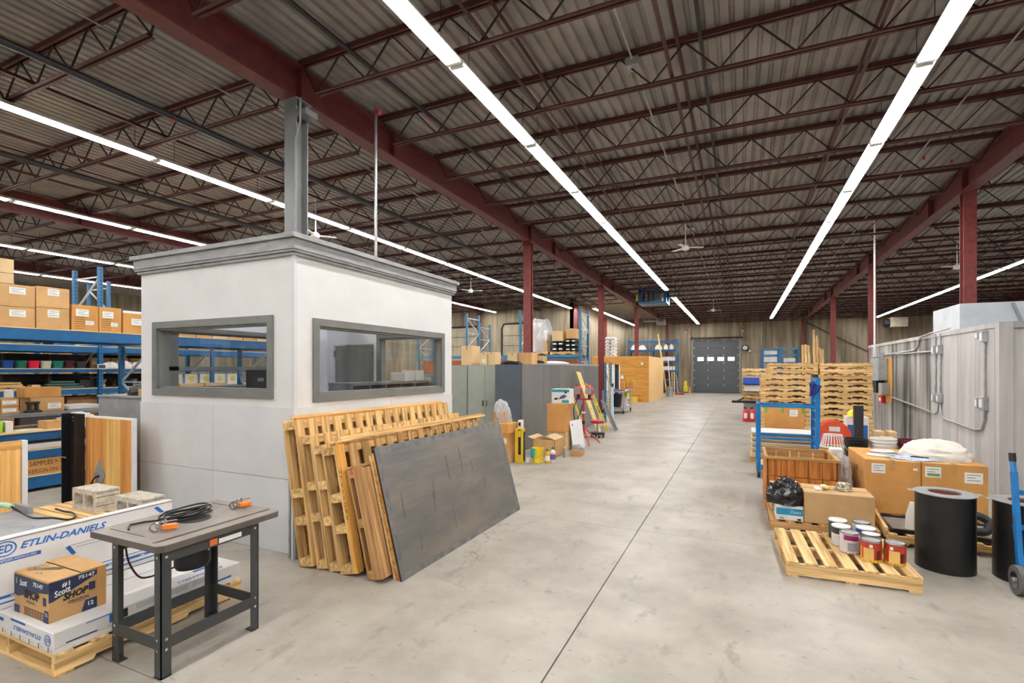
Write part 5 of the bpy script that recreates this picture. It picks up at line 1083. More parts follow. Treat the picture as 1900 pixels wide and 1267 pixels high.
# steel shop cart
ct = thing('shop_cart', 'steel shop cart with a black bin and parts on its lower deck', 'cart', (-4.68, 20.8, 0))
CX0, CX1, CY0, CY1 = -5.12, -4.25, 20.05, 21.6
O('deck', MB().box(CX0, CX1, CY0, CY1, .16, .24), M_galv, ct); O('top', MB().box(CX0, CX1, CY0, CY1, .86, .92), M_galv, ct)
for x in (CX0 + .03, CX1 - .03):
    for y in (CY0 + .03, CY1 - .03): O('post', MB().box(x - .03, x + .03, y - .03, y + .03, .24, .86), M_galv, ct); O('caster', MB().cyl((x - .02, y, .075), (x + .02, y, .075), .075, 12), M_black, ct); O('caster_fork', MB().box(x - .035, x + .035, y - .02, y + .02, .08, .16), M_steel, ct)
O('waste_bin', MB().lathe(-4.62, 20.5, [(.17, .245), (.21, .74), (.22, .75), (.22, .78), (.19, .78)], 18), M_black, None, 'black bin standing on the lower deck of the shop cart', 'bin', smooth=40)
cbox('white and red printed carton on the lower deck of the shop cart', -4.5, -4.3, 21.05, 21.4, .245, .62, M_carton, None, [('e', .1, .9, .5, .8, M_navy), ('e', .1, .9, .2, .45, solid('print_red', (200, 50, 50)))]); cbox('yellow carton on top of the printed carton in the shop cart', -4.52, -4.3, 21.05, 21.4, .622, .80, M_yel, None)
cr = thing('coffee_grinder', 'small black and silver machine on the shop cart top', 'machine', (-4.9, 20.7, .92)); O('base', MB().box(-5.02, -4.8, 20.6, 20.85, .921, 1.0), M_galv, cr, bev=.01); O('head', MB().lathe(-4.9, 20.72, [(.07, 1.0), (.09, 1.05), (.09, 1.18), (.05, 1.2)], 14), M_black, cr, smooth=40)
O('parts_tray', MB().box(-4.75, -4.3, 20.3, 20.6, .921, .97), solid('purple_tray', (110, 80, 120)), None, 'dark purple parts tray on the shop cart top', 'tray', bev=.01); wr2 = thing('wire_rack_goods', 'bundle of thin metal rods standing on the shop cart deck', 'rods', (-5.0, 20.3, .24))
for k in range(6): O('rod', MB().cyl((-5.05 + k * .04, 20.2, .245), (-5.0 + k * .045, 20.25, .84), .01, 6), M_steel, wr2)
# plywood room
PX0, PX1, PY0, PY1, PZ1 = -7.62, -4.50, 27.6, 33.2, 2.47
pr_ = thing('plywood_room', 'orange plywood clad room with a white door opening beside the aisle', 'room', ((PX0 + PX1) / 2, (PY0 + PY1) / 2, 0))
M_plo = wood('plywood_amber', (206, 150, 72), 'x', .14, .03); M_pls = wood('plywood_end', (224, 190, 138), 'z', .10, .03)
for xa, xb, za, zb in ((PX0, -6.92, 0, 2.2), (-6.05, PX1, 0, 1.22), (-6.05, PX1, 1.225, 2.2), (PX0, PX1, 2.205, PZ1)): O('front_panel', MB().box(xa, xb, PY0, PY0 + .03, za, zb), M_plo, pr_)
O('lintel', MB().box(-6.92, -6.05, PY0, PY0 + .03, 2.05, 2.2), M_plo, pr_)
for k in range(4): a = PY0 + .03 + k * (PY1 - PY0 - .03) / 4; O('side_panel', MB().box(PX1 - .03, PX1, a + .003, a + (PY1 - PY0 - .03) / 4 - .003, 0, PZ1), M_pls, pr_)
O('roof', MB().box(PX0, PX1, PY0, PY1, PZ1, PZ1 + .02), M_plyp['x'], pr_); O('back_panel', MB().box(PX0, PX1 - .03, PY1 - .03, PY1, 0, PZ1), M_plyp['x'], pr_); O('left_panel', MB().box(PX0, PX0 + .03, PY0 + .03, PY1 - .03, 0, PZ1), M_plyp['y'], pr_)
O('door_frame', MB().box(-6.92, -6.86, PY0 - .01, PY0 + .05, 0, 2.05).box(-6.11, -6.05, PY0 - .01, PY0 + .05, 0, 2.05), M_white, pr_); O('door', MB().box(-6.86, -6.35, PY0 + .03, PY0 + .07, .02, 2.05), M_white, pr_); O('gap_sheet', MB().box(-6.35, -6.12, PY0 + .3, PY0 + .33, .02, 2.0), M_trim, pr_)  # added grey sheet stands in for the dark gap beside the door
O('wall_light', MB().lathe(-4.85, PY0 - .05, [(.03, 2.02), (.07, 2.03), (.08, 2.08), (.05, 2.14)], 12), M_white, pr_, smooth=40); O('dispenser', MB().box(-6.0, -5.86, PY0 - .08, PY0, 1.25, 1.45), M_white, pr_, bev=.01)
def shovel(label, x, y, blade, k):
    t = thing('shovel', label, 'shovel', (x, y, 0)); O('shaft', MB().cyl((x, y, .25), (x + .03, y + .12, 1.05), .018, 8), M_gplate if k else solid('tool_yellow2', (220, 180, 40)), t); O('grip', MB().tube([(x + .03, y + .12, 1.05), (x - .05, y + .13, 1.14), (x - .05, y + .13, 1.18), (x + .11, y + .13, 1.18), (x + .11, y + .13, 1.14), (x + .03, y + .12, 1.05)], .014, 6), solid('tool_yellow2', (220, 180, 40)), t)
    O('blade', MB().prism([(x - .26, .0), (x + .26, .0), (x + .26, .32), (x - .26, .32)] if blade else [(x - .07, .0), (x + .07, .0), (x + .06, .26), (x - .06, .26)], 'y', y - .02, y), solid('tool_yellow2', (220, 180, 40)), t)
shovel('wide yellow snow shovel leaning on the plywood room', -5.30, 27.35, True, 1); shovel('narrow yellow shovel leaning left of the wide snow shovel', -5.62, 27.4, False, 1); shovel('short dark-handled spade leaning nearest the plywood room door', -5.80, 27.4, False, 0)
def bagstack(label, x0, x1, y0, y1, z0, n, h, m, film=None):
    t = thing('bag_stack', label, 'bags', ((x0 + x1) / 2, (y0 + y1) / 2, z0))
    for k in range(n):
        for q in range(2):
            xm = (x0 + x1) / 2; a, b_ = ((x0, xm - .005), (xm + .005, x1))[q]; O('bag', MB().box(a, b_, y0, y1, z0 + k * h + .004, z0 + (k + 1) * h - .002), m, t, bev=h * .28)
            O('bag_print', MB().box(a + (b_ - a) * .2, a + (b_ - a) * .8, y0 - .002, y0 + .004, z0 + (k + .35) * h, z0 + (k + .62) * h), M_paper if m is not M_carton else M_line, t)
    return t
bagstack('stack of white bagged goods on the plywood room roof', -7.1, -6.5, 28.4, 29.0, PZ1 + .02, 6, .19, M_carton)
# ------------------------------------------------------------------ rack across, behind the cabinets
rd = thing('pallet_rack', 'blue rack across the hall with wrapped pallets, behind the cabinets', 'rack', (-9, 18.5, 0))
for x in (-12.65, -10.27, -7.86, -5.43): upright_frame(rd, 'y', (x, 18.0), 1.05, 4.1, M_perf2, rungs=6)
for xa, xb in ((-12.61, -10.31), (-10.23, -7.9), (-7.82, -5.47)):
    for z0 in (2.24, 1.5): O('beam', MB().box(xa, xb, 17.97, 18.03, z0, z0 + .1), M_blued, rd); O('beam', MB().box(xa, xb, 19.02, 19.08, z0, z0 + .1), M_blued, rd)
    O('shelf_board', MB().box(xa, xb, 18.03, 19.02, 1.585, 1.6), M_ply['x'], rd)
    cbox('long rust-brown carton on the lower level of the cross rack, %s bay' % {-12.61: 'left', -10.23: 'middle', -7.82: 'right'}[xa], xa + .1, xb - .1, 18.1, 18.9, 1.6, 2.15, solid('rust_carton', (150, 84, 44), .8), None)
pallet('left pallet on the blue cross rack, under the film-wrapped cartons', -7.66, 18.0, 2.342, .95, 1.0, M_pao, 'x', 6, .12); pallet('right pallet on the blue cross rack, under the black bags', -6.62, 18.0, 2.342, .98, 1.0, M_pao, 'x', 6, .12)
for k, (x0, x1, z0, z1, m) in enumerate(((-7.6, -7.2, 2.464, 2.9, M_carton), (-7.18, -6.78, 2.464, 2.9, M_card), (-7.6, -7.2, 2.902, 3.35, M_card2), (-7.18, -6.78, 2.902, 3.3, M_carton), (-7.55, -7.0, 3.352, 3.6, M_carton))): cbox('film-wrapped carton on the cross rack, %s counted from the bottom left' % ORD[k + 1], x0, x1, 18.1, 18.8, z0, z1, m, None)
blob('stretch_film', 'clear stretch film bulging over the wrapped cartons on the cross rack', 'film', -7.2, 18.45, 2.465, .5, .46, 1.25, M_film, 31, .12, power=.35)
bagstack('black bagged goods under the yellow carton on the cross rack', -6.6, -6.12, 18.1, 18.8, 2.464, 2, .2, M_blackp); cbox('yellowish carton on the black bags in the middle of the cross rack', -6.58, -6.14, 18.1, 18.7, 2.866, 3.25, M_card2, None)
bagstack('black bagged goods under the tan carton beside the blue upright', -6.05, -5.62, 18.1, 18.8, 2.464, 3, .16, M_blackp); cbox('tan carton on the black bags beside the blue upright', -6.02, -5.64, 18.1, 18.7, 2.946, 3.33, M_card, None)
re_ = thing('pallet_rack', 'farther blue rack frames behind the blue cross rack', 'rack', (-9, 22.2, 0))
for x in (-11.65, -6.5): upright_frame(re_, 'y', (x, 21.7), 1.05, 4.05, M_perf2, rungs=6)
for z0 in (1.5, 2.2): O('beam', MB().box(-11.61, -6.54, 21.67, 21.73, z0, z0 + .1), M_blued, re_)
# rack at the back wall beside the overhead door
rf = thing('pallet_rack', 'blue rack against the back wall left of the overhead door', 'rack', (-6.3, 39.8, 0))
for x in (-7.9, -6.15, -4.35): upright_frame(rf, 'y', (x, 39.0), 1.0, 4.05, M_perf, rungs=6)
for xa, xb in ((-7.86, -6.19), (-6.11, -4.39)):
    for z0 in (3.8, 3.15, 2.3, 1.6, .9, .2):
        O('beam', MB().box(xa, xb, 38.97, 39.03, z0, z0 + .12), M_blue, rf); O('beam', MB().box(xa, xb, 39.97, 40.03, z0, z0 + .12), M_blue, rf)
        if z0 < 3.5: O('shelf_board', MB().box(xa, xb, 39.03, 39.97, z0 + .1, z0 + .12), M_plyp['x'], rf)
for k in range(10):
    x = -7.7 + k * .16; O('white_pail', MB().lathe(x if k < 9 else -6.3, 39.25, [(.06, 2.42), (.075, 2.70), (.08, 2.72)], 10), M_carton if k % 3 else M_galv, None, 'white pail on the back rack shelf above the plywood room, %s from the left' % ORD[k + 1], 'pail', smooth=40)
for k, x in enumerate((-7.5, -6.9, -5.7)): blob('wrapped_coil', 'white wrapped coil on the top shelf of the back rack, %s from the left' % ORD[k + 1], 'coil', x, 39.4, 3.27, .28, .25, .36, M_carton, 40 + k, .15)
for k, x in enumerate((-5.1, -4.75)): O('chemical_jug', MB().lathe(x - (.05 if k == 0 else 0), 39.4, [(.14, 3.27), (.15, 3.3), (.15, 3.55), (.05, 3.66), (.05, 3.7)], 12), M_carton, None, 'white jug on the top shelf of the back rack, %s one' % ('left', 'right')[k], 'jug', smooth=40)
for k in range(5):
    for r in range(2): cbox('small white carton on the right bay of the back rack, row %s, %s' % (('two', 'three')[r], ORD[k + 1]), -5.4 + k * .19, -5.23 + k * .19, 39.1, 39.4, 2.42 - r * .7, 2.72 - r * .72, M_carton, None)
pk = leaner('lumber_plank', 'long pale plank leaning from the grey bin against the back rack', 'plank', (-4.35, 33.9, .05), (-4.95, 33.95, 4.1), .2, .05, [('plank', -.03, .03, -.12, .12, 0, 1, M_pal['z'])])
gb = thing('waste_bin', 'galvanised bin holding the long leaning plank', 'bin', (-4.25, 33.9, 0)); O('body', MB().lathe(-4.2, 33.9, [(.2, 0), (.24, .62), (.25, .63), (.25, .66), (.22, .66), (.18, .05)], 18), M_galv, gb, smooth=40)
leaner('white_pole', 'white pole standing in the galvanised bin', 'pole', (-4.12, 33.9, .06), (-4.32, 33.9, 2.6), .05, .05, [('pole', -.025, .025, -.025, .025, 0, 1, M_white)])
brm = thing('broom', 'red push broom with wooden handle at the foot of the back rack', 'broom', (-3.9, 36.5, 0)); O('handle', MB().cyl((-3.95, 36.5, .08), (-4.15, 37.0, 1.4), .02, 8), M_pal['z'], brm); O('head', MB().box(-4.2, -3.55, 36.42, 36.54, .0, .12), solid('broom_red', (180, 40, 50)), brm)
for k, x in enumerate((-4.55, -4.4)): leaner('rake', 'wooden handled rake leaning on the back rack, %s one' % ('left', 'right')[k], 'rake', (x + .25, 36.0, 0), (x + .2, 36.4, 1.6), .04, .04, [('shaft', -.025, .025, -.025, .025, 0, 1, M_pal['z'])])
yc = thing('mop_bucket', 'yellow mop trolley standing left of the overhead door', 'trolley', (-3.7, 39.6, 0)); O('tank', MB().box(-3.9, -3.6, 39.5, 39.8, .08, .55), M_yel, yc, bev=.03); O('wringer', MB().box(-3.85, -3.65, 39.5, 39.75, .55, .9), M_yel, yc, bev=.02); O('handle', MB().cyl((-3.72, 39.7, .9), (-3.85, 39.9, 1.5), .025, 8), M_pad['z'], yc)
for x in (-3.86, -3.64): O('caster', MB().cyl((x - .02, 39.6, .04), (x + .02, 39.6, .04), .04, 10), M_black, yc)
cbox('orange crate beside the yellow mop trolley', -3.55, -3.4, 39.6, 39.9, 0, .45, M_card3, None)
# ================================================================== HANGING AND WALL-MOUNTED EQUIPMENT
hf = thing('hanging_frame', 'blue steel equipment frame hung below the roof beside the left light row', 'frame', (-3.8, 24.6, 4.9))
for x in (-4.35, -3.2):
    for y in (24.2, 25.2): O('post', MB().box(x - .06, x + .06, y - .05, y + .05, 4.9, 5.72), M_blue, hf)
for x in (-3.95, -3.75): O('post', MB().box(x - .03, x + .03, 24.17, 24.23, 4.98, 5.5), M_dark, hf)
O('platform', MB().box(-4.42, -3.13, 24.12, 25.28, 4.88, 4.98), M_blued, hf); O('top_rail', MB().box(-4.4, -3.15, 24.15, 24.25, 5.45, 5.53), M_blue, hf); O('unit', MB().box(-4.1, -3.4, 24.5, 25.1, 4.98, 5.4), M_gplate, hf); O('yellow_box', MB().box(-4.55, -4.45, 24.2, 24.35, 5.05, 5.35), M_yel, hf)
uh = thing('unit_heater', 'beige unit heater hung near the roof left of the overhead door', 'heater', (-5.3, 38.0, 5.05)); O('casing', MB().box(-5.6, -5.02, 37.7, 38.4, 5.03, 5.62), mat('heater_beige', (170, 160, 142), .5), uh, bev=.01); O('louvres', MB().box(-5.55, -5.07, 37.68, 37.7, 5.08, 5.5), M_gplate, uh); O('flue', MB().cyl((-5.6, 38.1, 5.35), (-6.6, 38.1, 5.35), .06, 10), M_galv, uh); O('flue', MB().cyl((-6.6, 38.1, 5.35), (-6.6, 38.1, 5.75), .06, 10), M_galv, uh)
uh2 = thing('unit_heater', 'beige unit heater hung by the back wall at right, above the panelled room', 'heater', (9.2, 40.0, 4.5)); O('casing', MB().box(8.85, 9.75, 39.6, 40.3, 4.52, 5.15), mat('heater_beige', (170, 160, 142), .5), uh2, bev=.01); O('fan', MB().cyl((8.84, 39.95, 4.8), (8.55, 39.95, 4.8), .26, 14), M_dark, uh2)
for x in (9.0, 9.6): O('hanger', MB().cyl((x, 39.95, 5.15), (x, 39.95, 5.76), .012, 6), M_dark, uh2)
def fan(label, x, y, z, a0=.3):
    t = thing('ceiling_fan', label, 'fan', (x, y, z)); O('rod', MB().cyl((x, y, z + .1), (x, y, 5.77), .015, 8), M_white, t); O('motor', MB().lathe(x, y, [(.04, z - .06), (.09, z - .02), (.09, z + .05), (.03, z + .1)], 16), M_white, t, smooth=40)
    for k in range(3):
        a = a0 + k * 2.0944; c, s_ = math.cos(a), math.sin(a); O('blade', MB().bar((x + c * .1, y + s_ * .1, z + .02), (x + c * .46, y + s_ * .46, z + .02), .10, .012), M_white, t)
fan('white ceiling fan over the aisle nearest the camera', -1.33, 14.0, 5.0); fan('white ceiling fan over the aisle near the overhead door', -1.4, 30.5, 5.1); fan('white ceiling fan left of the grey column above the booth', -8.9, 8.6, 4.85, .9); fan('white ceiling fan at right above the panelled room', 6.0, 19.5, 4.9, 1.4); fan('white ceiling fan behind the first red column on the left', -9.8, 17.5, 4.9, .2)
mo_ = thing('door_operator', 'chain hoist operator right of the overhead door', 'motor', (.35, 40.8, 3.3)); O('body', MB().box(.12, .5, 40.6, 40.98, 3.2, 3.55), M_black, mo_, bev=.02); O('wheel', MB().cyl((.3, 40.6, 3.35), (.3, 40.5, 3.35), .16, 16), M_galv, mo_); O('light', MB().lathe(.62, 40.7, [(.05, 3.05), (.08, 3.12), (.05, 3.2)], 10), M_white, mo_)
O('wall_pipe', MB().cyl((1.4, 40.9, 3.6), (1.4, 40.9, 5.7), .02, 8), M_galv, None, 'thin white pipe running up the back wall right of the overhead door', 'pipe')
hl = thing('hall_conduit', 'long thin white conduit dropping from the roof to the panel box', 'conduit', (3.22, 16.2, 2.2)); O('pipe', MB().cyl((3.22, 16.0, 2.15), (3.22, 16.0, 5.7), .022, 8), M_white, hl)
# ================================================================== RIGHT SIDE: grey panelled room
KX0, KX1, KY0, KY1, KZ = 3.30, 8.0, 9.2, 17.05, 2.46
kr = thing('panelled_room', 'grey panelled cold room with conduits on its long wall', 'room', ((KX0 + KX1) / 2, (KY0 + KY1) / 2, 0))
ys = [9.2, 9.36, 10.0, 10.7, 11.35, 12.0, 12.65, 13.3, 13.95, 14.6, 15.3, 16.1, 17.05]
for k, (a, b_) in enumerate(zip(ys, ys[1:])): O('wall_panel', MB().box(KX0, KX0 + .08, a + .006, b_ - .006, 0, KZ - .07), M_cold2 if b_ < 12.1 else M_cold, kr)
O('top_rail', MB().box(KX0 - .015, KX0 + .09, KY0, KY1, KZ - .07, KZ), M_cold2, kr); O('corner_post', MB().box(KX0 - .02, KX0 + .13, KY0 - .03, KY0 + .1, 0, KZ), M_cold2, kr); O('top_rail', MB().box(KX0 + .13, KX1, KY0 - .03, KY0 + .05, KZ - .09, KZ), M_gplate, kr)
for a, b_, z in ((3.43, 3.62, KZ - .09), (3.62, 4.6, KZ - .09), (4.6, 6.2, KZ - .09), (6.2, 8.0, KZ - .09)): O('front_panel', MB().box(a + .003, b_ - .003, KY0, KY0 + .08, 0 if a != 3.62 else 1.15, z), M_cold2, kr)
O('opening_back', MB().box(3.6, 4.6, KY0 + .3, KY0 + .34, 0, 1.15), M_cardd, kr); O('roof', MB().box(KX0, KX1, KY0, KY1, KZ - .03, KZ - .005), M_galv, kr); O('back_wall', MB().box(KX0 + .09, KX1, KY1 - .08, KY1, 0, KZ - .07), M_cold2, kr)
FX = KX0 - .022
def conduit(pts, r=.016): O('conduit', MB().tube(pts, r, 8), M_galv, kr, smooth=60)
def ebox(y, z, w=.11, h=.16, m=None): 
    o = O('switch_box', MB().box(KX0 - .07, KX0, y - w / 2, y + w / 2, z - h / 2, z + h / 2), m or M_galv, kr, bev=.006); O('cover', MB().box(KX0 - .074, KX0 - .07, y - w * .32, y + w * .32, z - h * .3, z + h * .3), M_white, o)
conduit([(FX, 16.6, 2.12), (FX, 12.9, 2.19), (FX, 12.65, 2.26), (FX, 12.6, 2.38), (FX, 12.5, 2.44), (FX, 11.9, 2.48), (FX + .1, 11.3, 2.52)]); conduit([(FX, 14.2, 2.14), (FX, 11.75, 2.13)])
for y in (11.68, 11.42): conduit([(FX, y, 2.44), (FX, y, 1.3)]); ebox(y, 2.15); ebox(y, 1.27)
conduit([(FX, 9.62, 2.28), (FX, 9.62, 1.32)]); ebox(9.62, 2.28, .1, .17); ebox(9.62, 1.29, .16, .2); ebox(9.78, 2.30, .09, .1); ebox(9.78, 1.29, .08, .16)
conduit([(FX, 14.55, 1.13), (FX, 11.68, .97), (FX, 11.55, 1.02), (FX, 11.5, 1.2)]); conduit([(FX, 11.42, 1.2), (FX, 11.40, 1.0), (FX, 11.25, .92), (FX, 9.95, .86), (FX, 9.72, .9), (FX, 9.62, 1.05), (FX, 9.62, 1.2)])
O('backing_board', MB().box(KX0 - .02, KX0, 14.62, 15.95, .98, 2.08), wood('backing_ply', (206, 160, 92), 'z', .15), kr)
ep = thing('breaker_panel', 'grey electrical breaker panel on the plywood backing of the panelled room', 'electrical panel', (3.2, 15.3, 1.45)); O('cabinet', MB().box(3.08, 3.275, 14.95, 15.75, 1.52, 2.06), mat('panel_grey', (150, 158, 158), .45), ep, bev=.008); O('lower_box', MB().box(3.12, 3.275, 14.78, 15.12, 1.18, 1.46), mat('panel_grey', (150, 158, 158), .45), ep, bev=.006); O('disconnect', MB().box(3.10, 3.275, 15.25, 15.7, 1.2, 1.5), M_black, ep, bev=.006)
for y in (15.05, 15.2, 15.4, 15.6): O('conduit_stub', MB().tube([(3.2, y, 2.06), (3.2, y, 2.14), (3.22, y + .06, 2.2)], .018, 6), M_galv, ep)
O('red_tag', MB().box(3.075, 3.08, 15.35, 15.6, 1.66, 1.69), solid('print_red', (200, 50, 50)), ep)
ex = thing('fire_alarm_box', 'small red box below the breaker panel', 'box', (3.2, 15.3, .98)); O('body', MB().box(3.19, 3.275, 15.15, 15.45, .95, 1.13), solid('alarm_red', (200, 36, 40), .4), ex, bev=.01); O('label', MB().box(3.186, 3.19, 15.22, 15.38, 1.0, 1.08), M_paper, ex)
# galvanised box on the roof and a blue bin
M_gs = mat('galvanised_sheet', (196, 202, 206), .4, .1, .06, 3)
gd = thing('duct_box', 'galvanised sheet metal box standing on the panelled room roof', 'duct', (4.8, 11.8, KZ)); O('front_sheet', MB().box(3.42, 6.2, 11.0, 11.03, KZ, 2.92), M_gs, gd); O('side_sheet', MB().box(3.42, 3.45, 11.03, 12.3, KZ, 2.92), M_gs, gd); O('rear_sheet', MB().box(3.45, 6.2, 12.27, 12.3, KZ, 2.92), M_gs, gd); O('seam', MB().bar((4.25, 10.98, KZ), (4.1, 10.98, 2.9), .02, .04), M_steel, gd)
O('blue_bin', MB().box(4.35, 4.9, 9.6, 10.0, KZ - .004, 2.72), solid('navy_plastic', (30, 50, 110), .4), None, 'dark blue plastic bin on the front edge of the panelled room roof', 'bin', bev=.015)
# ------------------------------------------------------------------ big cartons and what lies on them
PB = pallet('orange pallet under the two big cartons', 1.38, 7.0, 0, 1.06, 1.05, M_pao, 'x', 6, .135)
b1 = cbox('left big brown carton with its left end in shade, papers on top', 1.32, 1.845, 7.02, 8.02, .137, .752, M_card3, 'y', [('s', .12, .37, .75, .93), ('s', .86, .94, .84, .88)]); O('handle_hole', MB().box(1.3185, 1.3205, 7.4, 7.5, .55, .62), M_cardd, b1)
b2 = cbox('right big brown carton with two printed labels, white cover on top', 1.85, 2.425, 7.02, 8.02, .137, .752, M_card3, 'y', [('s', .05, .3, .74, .93), ('s', .65, .92, .68, .87)]); rect('printed_stamp', (1.85, 7.02, .137), PX, PZ, .05, .16, .47, .5, solid('stamp_green', (110, 150, 90)), b2, .0025)
tr = thing('lid_stack', 'round white plastic lids lying on the left big carton', 'lids', (1.6, 7.4, .754))
for k, (x, y) in enumerate(((1.52, 7.36), (1.68, 7.42), (1.60, 7.55))): O('lid', MB().lathe(x, y, [(.12, .755 + k * .012), (.125, .76 + k * .012), (.12, .766 + k * .012), (.05, .764 + k * .012), (.05, .758 + k * .012)], 24), M_galv if k == 1 else M_carton, tr, smooth=40)
O('glass_funnel', MB().lathe(1.86, 7.5, [(.06, .755), (.03, .80), (.02, .82), (.02, .84)], 14), M_film, None, 'small clear plastic funnel on the left big carton', 'funnel', smooth=40)
bb = blob('plastic_bag', 'pale blue plastic bag spread over the edge between the big cartons', 'bag', 1.86, 7.22, .754, .24, .14, .03, solid('pale_blue_film', (190, 205, 230), .3), 51, .3)
O('black_tray', MB().prism([(1.78, 7.16), (1.95, 7.14), (2.0, 7.2), (1.85, 7.25)], 'z', .786, .795), M_black, None, 'black plastic tray on the pale blue bag', 'tray')
wt = blob('dust_cover', 'cream cloth dust cover heaped on the right big carton', 'cover', 2.10, 7.48, .754, .33, .36, .20, mat('cream_cloth', (226, 220, 208), .8, 0, .06), 52, .12, power=.75); O('care_label', MB().box(2.15, 2.25, 7.20, 7.203, .82, .88), M_paper, wt)
# pails behind the cartons, on a low plinth
ln_ = thing('low_crate', 'low timber plinth carrying the pails behind the big cartons', 'plinth', (1.9, 8.6, 0)); O('top_boards', MB().box(1.25, 2.5, 8.2, 9.0, .40, .44), M_pao['x'], ln_)
for x in (1.27, 1.85, 2.42): O('bearer', MB().box(x, x + .06, 8.22, 8.98, 0, .40), M_pad['y'], ln_)
bucket('black pail, leftmost of the three behind the big cartons', 1.51, 8.6, .442, .15, .36, M_black); bucket('white pail, middle of the three behind the big cartons', 1.83, 8.6, .442, .155, .38, M_carton); bucket('maroon pail, rightmost of the three behind the big cartons', 2.14, 8.6, .442, .145, .38, solid('pail_maroon', (96, 28, 44), .4))
cbox('small tan carton behind the white pail', 1.86, 2.12, 9.15, 9.4, 0, .86, M_card2, 'y', [('s', .2, .8, .75, .92)]); O('black_post', MB().box(1.64, 1.76, 9.45, 9.57, 0, 1.22), M_dark, None, 'dark brown square post behind the pails', 'post', bev=.004)
# wooden slatted crate
wc = thing('wooden_crate', 'open orange-brown wooden crate of small boards beside the blue cart', 'crate', (.68, 7.6, 0))
CX0, CX1, CY0, CY1, CZ = .29, 1.09, 7.15, 8.02, .66; W5 = wood('crate_board', (190, 122, 56), 'z', .26, .22)
for k in range(5):
    for r in range(3):
        x = CX0 + .03 + k * .148; z = .01 + r * .217; O('board', MB().box(x + .003, x + .145, CY0 - .003 * ((k + r) % 2), CY0 + .02, z + .003, z + .214), W5, wc); O('board', MB().box(x + .002, x + .146, CY1 - .02, CY1, z + .002, z + .215), W5, wc)
for k in range(6):
    for r in range(3):
        y = CY0 + .02 + k * .138; z = .01 + r * .217
        for x in (CX0, CX1 - .02): O('board', MB().box(x, x + .02, y + .002, y + .136, z + .002, z + .215), W5, wc)
for a in (MB().box(CX0 - .01, CX1 + .01, CY0 - .01, CY0 + .025, CZ, CZ + .03), MB().box(CX0 - .01, CX1 + .01, CY1 - .025, CY1 + .01, CZ, CZ + .03), MB().box(CX0 - .01, CX0 + .025, CY0 + .025, CY1 - .025, CZ, CZ + .03), MB().box(CX1 - .025, CX1 + .01, CY0 + .025, CY1 - .025, CZ, CZ + .03)): O('top_rail', a, wood('crate_rail', (176, 140, 92), 'x', .2), wc)
for x in (CX0 + .02, CX1 - .05): O('corner_post', MB().box(x, x + .03, CY0 + .021, CY0 + .05, 0, CZ), W5, wc); O('corner_post', MB().box(x, x + .03, CY1 - .05, CY1 - .021, 0, CZ), W5, wc)
for x in (.45, .62, .73, .9): O('inner_cleat', MB().box(x, x + .014, CY1 - .032, CY1 - .021, .3, CZ - .01), M_pal['z'], wc)
O('floor_board', MB().box(CX0 + .02, CX1 - .02, CY0 + .02, CY1 - .02, .0, .012), M_pad['y'], wc)
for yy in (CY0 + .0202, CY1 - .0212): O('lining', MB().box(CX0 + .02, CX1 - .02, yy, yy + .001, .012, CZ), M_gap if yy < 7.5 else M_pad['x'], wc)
bubble = blob('bubble_wrap', 'silvery bubble wrap bunched between the crate and the big carton', 'bubble wrap', 1.2, 7.6, 0, .09, .3, .62, M_film, 53, .25, power=.4); cbox('white flat carton standing between the crate and the big carton', 1.13, 1.28, 8.1, 8.3, 0, .70, M_carton, None)
# beige box, tissue carton, bag, on a worn pallet
pallet('worn brown pallet under the beige carton and black bag', .30, 6.30, 0, 1.02, .80, M_pad, 'x', 7, .115)
bg = cbox('long beige carton with gloves on it in front of the wooden crate', .635, 1.28, 6.33, 6.78, .117, .455, mat('beige_carton', (186, 152, 104), .75, 0, .05, 4), 'x')
fl_ = thing('open_flat_box', 'open flat cardboard tray behind the black bag', 'box', (.48, 6.9, .117)); O('tray', MB().box(.335, .62, 6.72, 7.08, .117, .38), M_card2, fl_); O('lid_flap', MB().quad((.34, 6.72, .382), (.62, 6.72, .384), (.66, 7.06, .41), (.33, 7.06, .40)), M_card2, fl_)
fr = thing('paper_sleeve', 'papers in a red-edged sleeve on the cardboard tray', 'papers', (.5, 6.9, .40)); O('sleeve', MB().box(.40, .64, 6.82, 7.04, .415, .425), solid('sleeve_red', (206, 70, 62)), fr); O('paper', MB().box(.42, .62, 6.82, 7.02, .425, .43), M_paper, fr)
tb_ = cbox('blue and white tissue carton under the black bag', .36, .628, 6.33, 6.62, .117, .28, M_carton, None); rect('print_band', (.36, 6.33, .117), PX, PZ, .005, .263, .062, .135, solid('tissue_blue', (20, 140, 178)), tb_, .002); text('Choice', .045, (.50, 6.33, .20), PX, PZ, M_paper, tb_, lift=.003, shear=.2, sx=.8); text('2086', .022, (.395, 6.33, .135), PX, PZ, M_ink, tb_, lift=.002, bold=.02); rect('barcode', (.36, 6.33, .117), PX, PZ, .21, .245, .01, .03, M_ink, tb_, .002)
blob('rubbish_bag', 'crumpled black rubbish bag on the tissue carton', 'bag', .485, 6.50, .282, .19, .17, .24, mat('black_film', (34, 34, 36), .22, 0, .2), 54, .42, n=28, k=16, crease=5)
gl1 = thing('work_gloves', 'white and yellow work gloves lying flat on the beige carton', 'gloves', (.80, 6.55, .456))
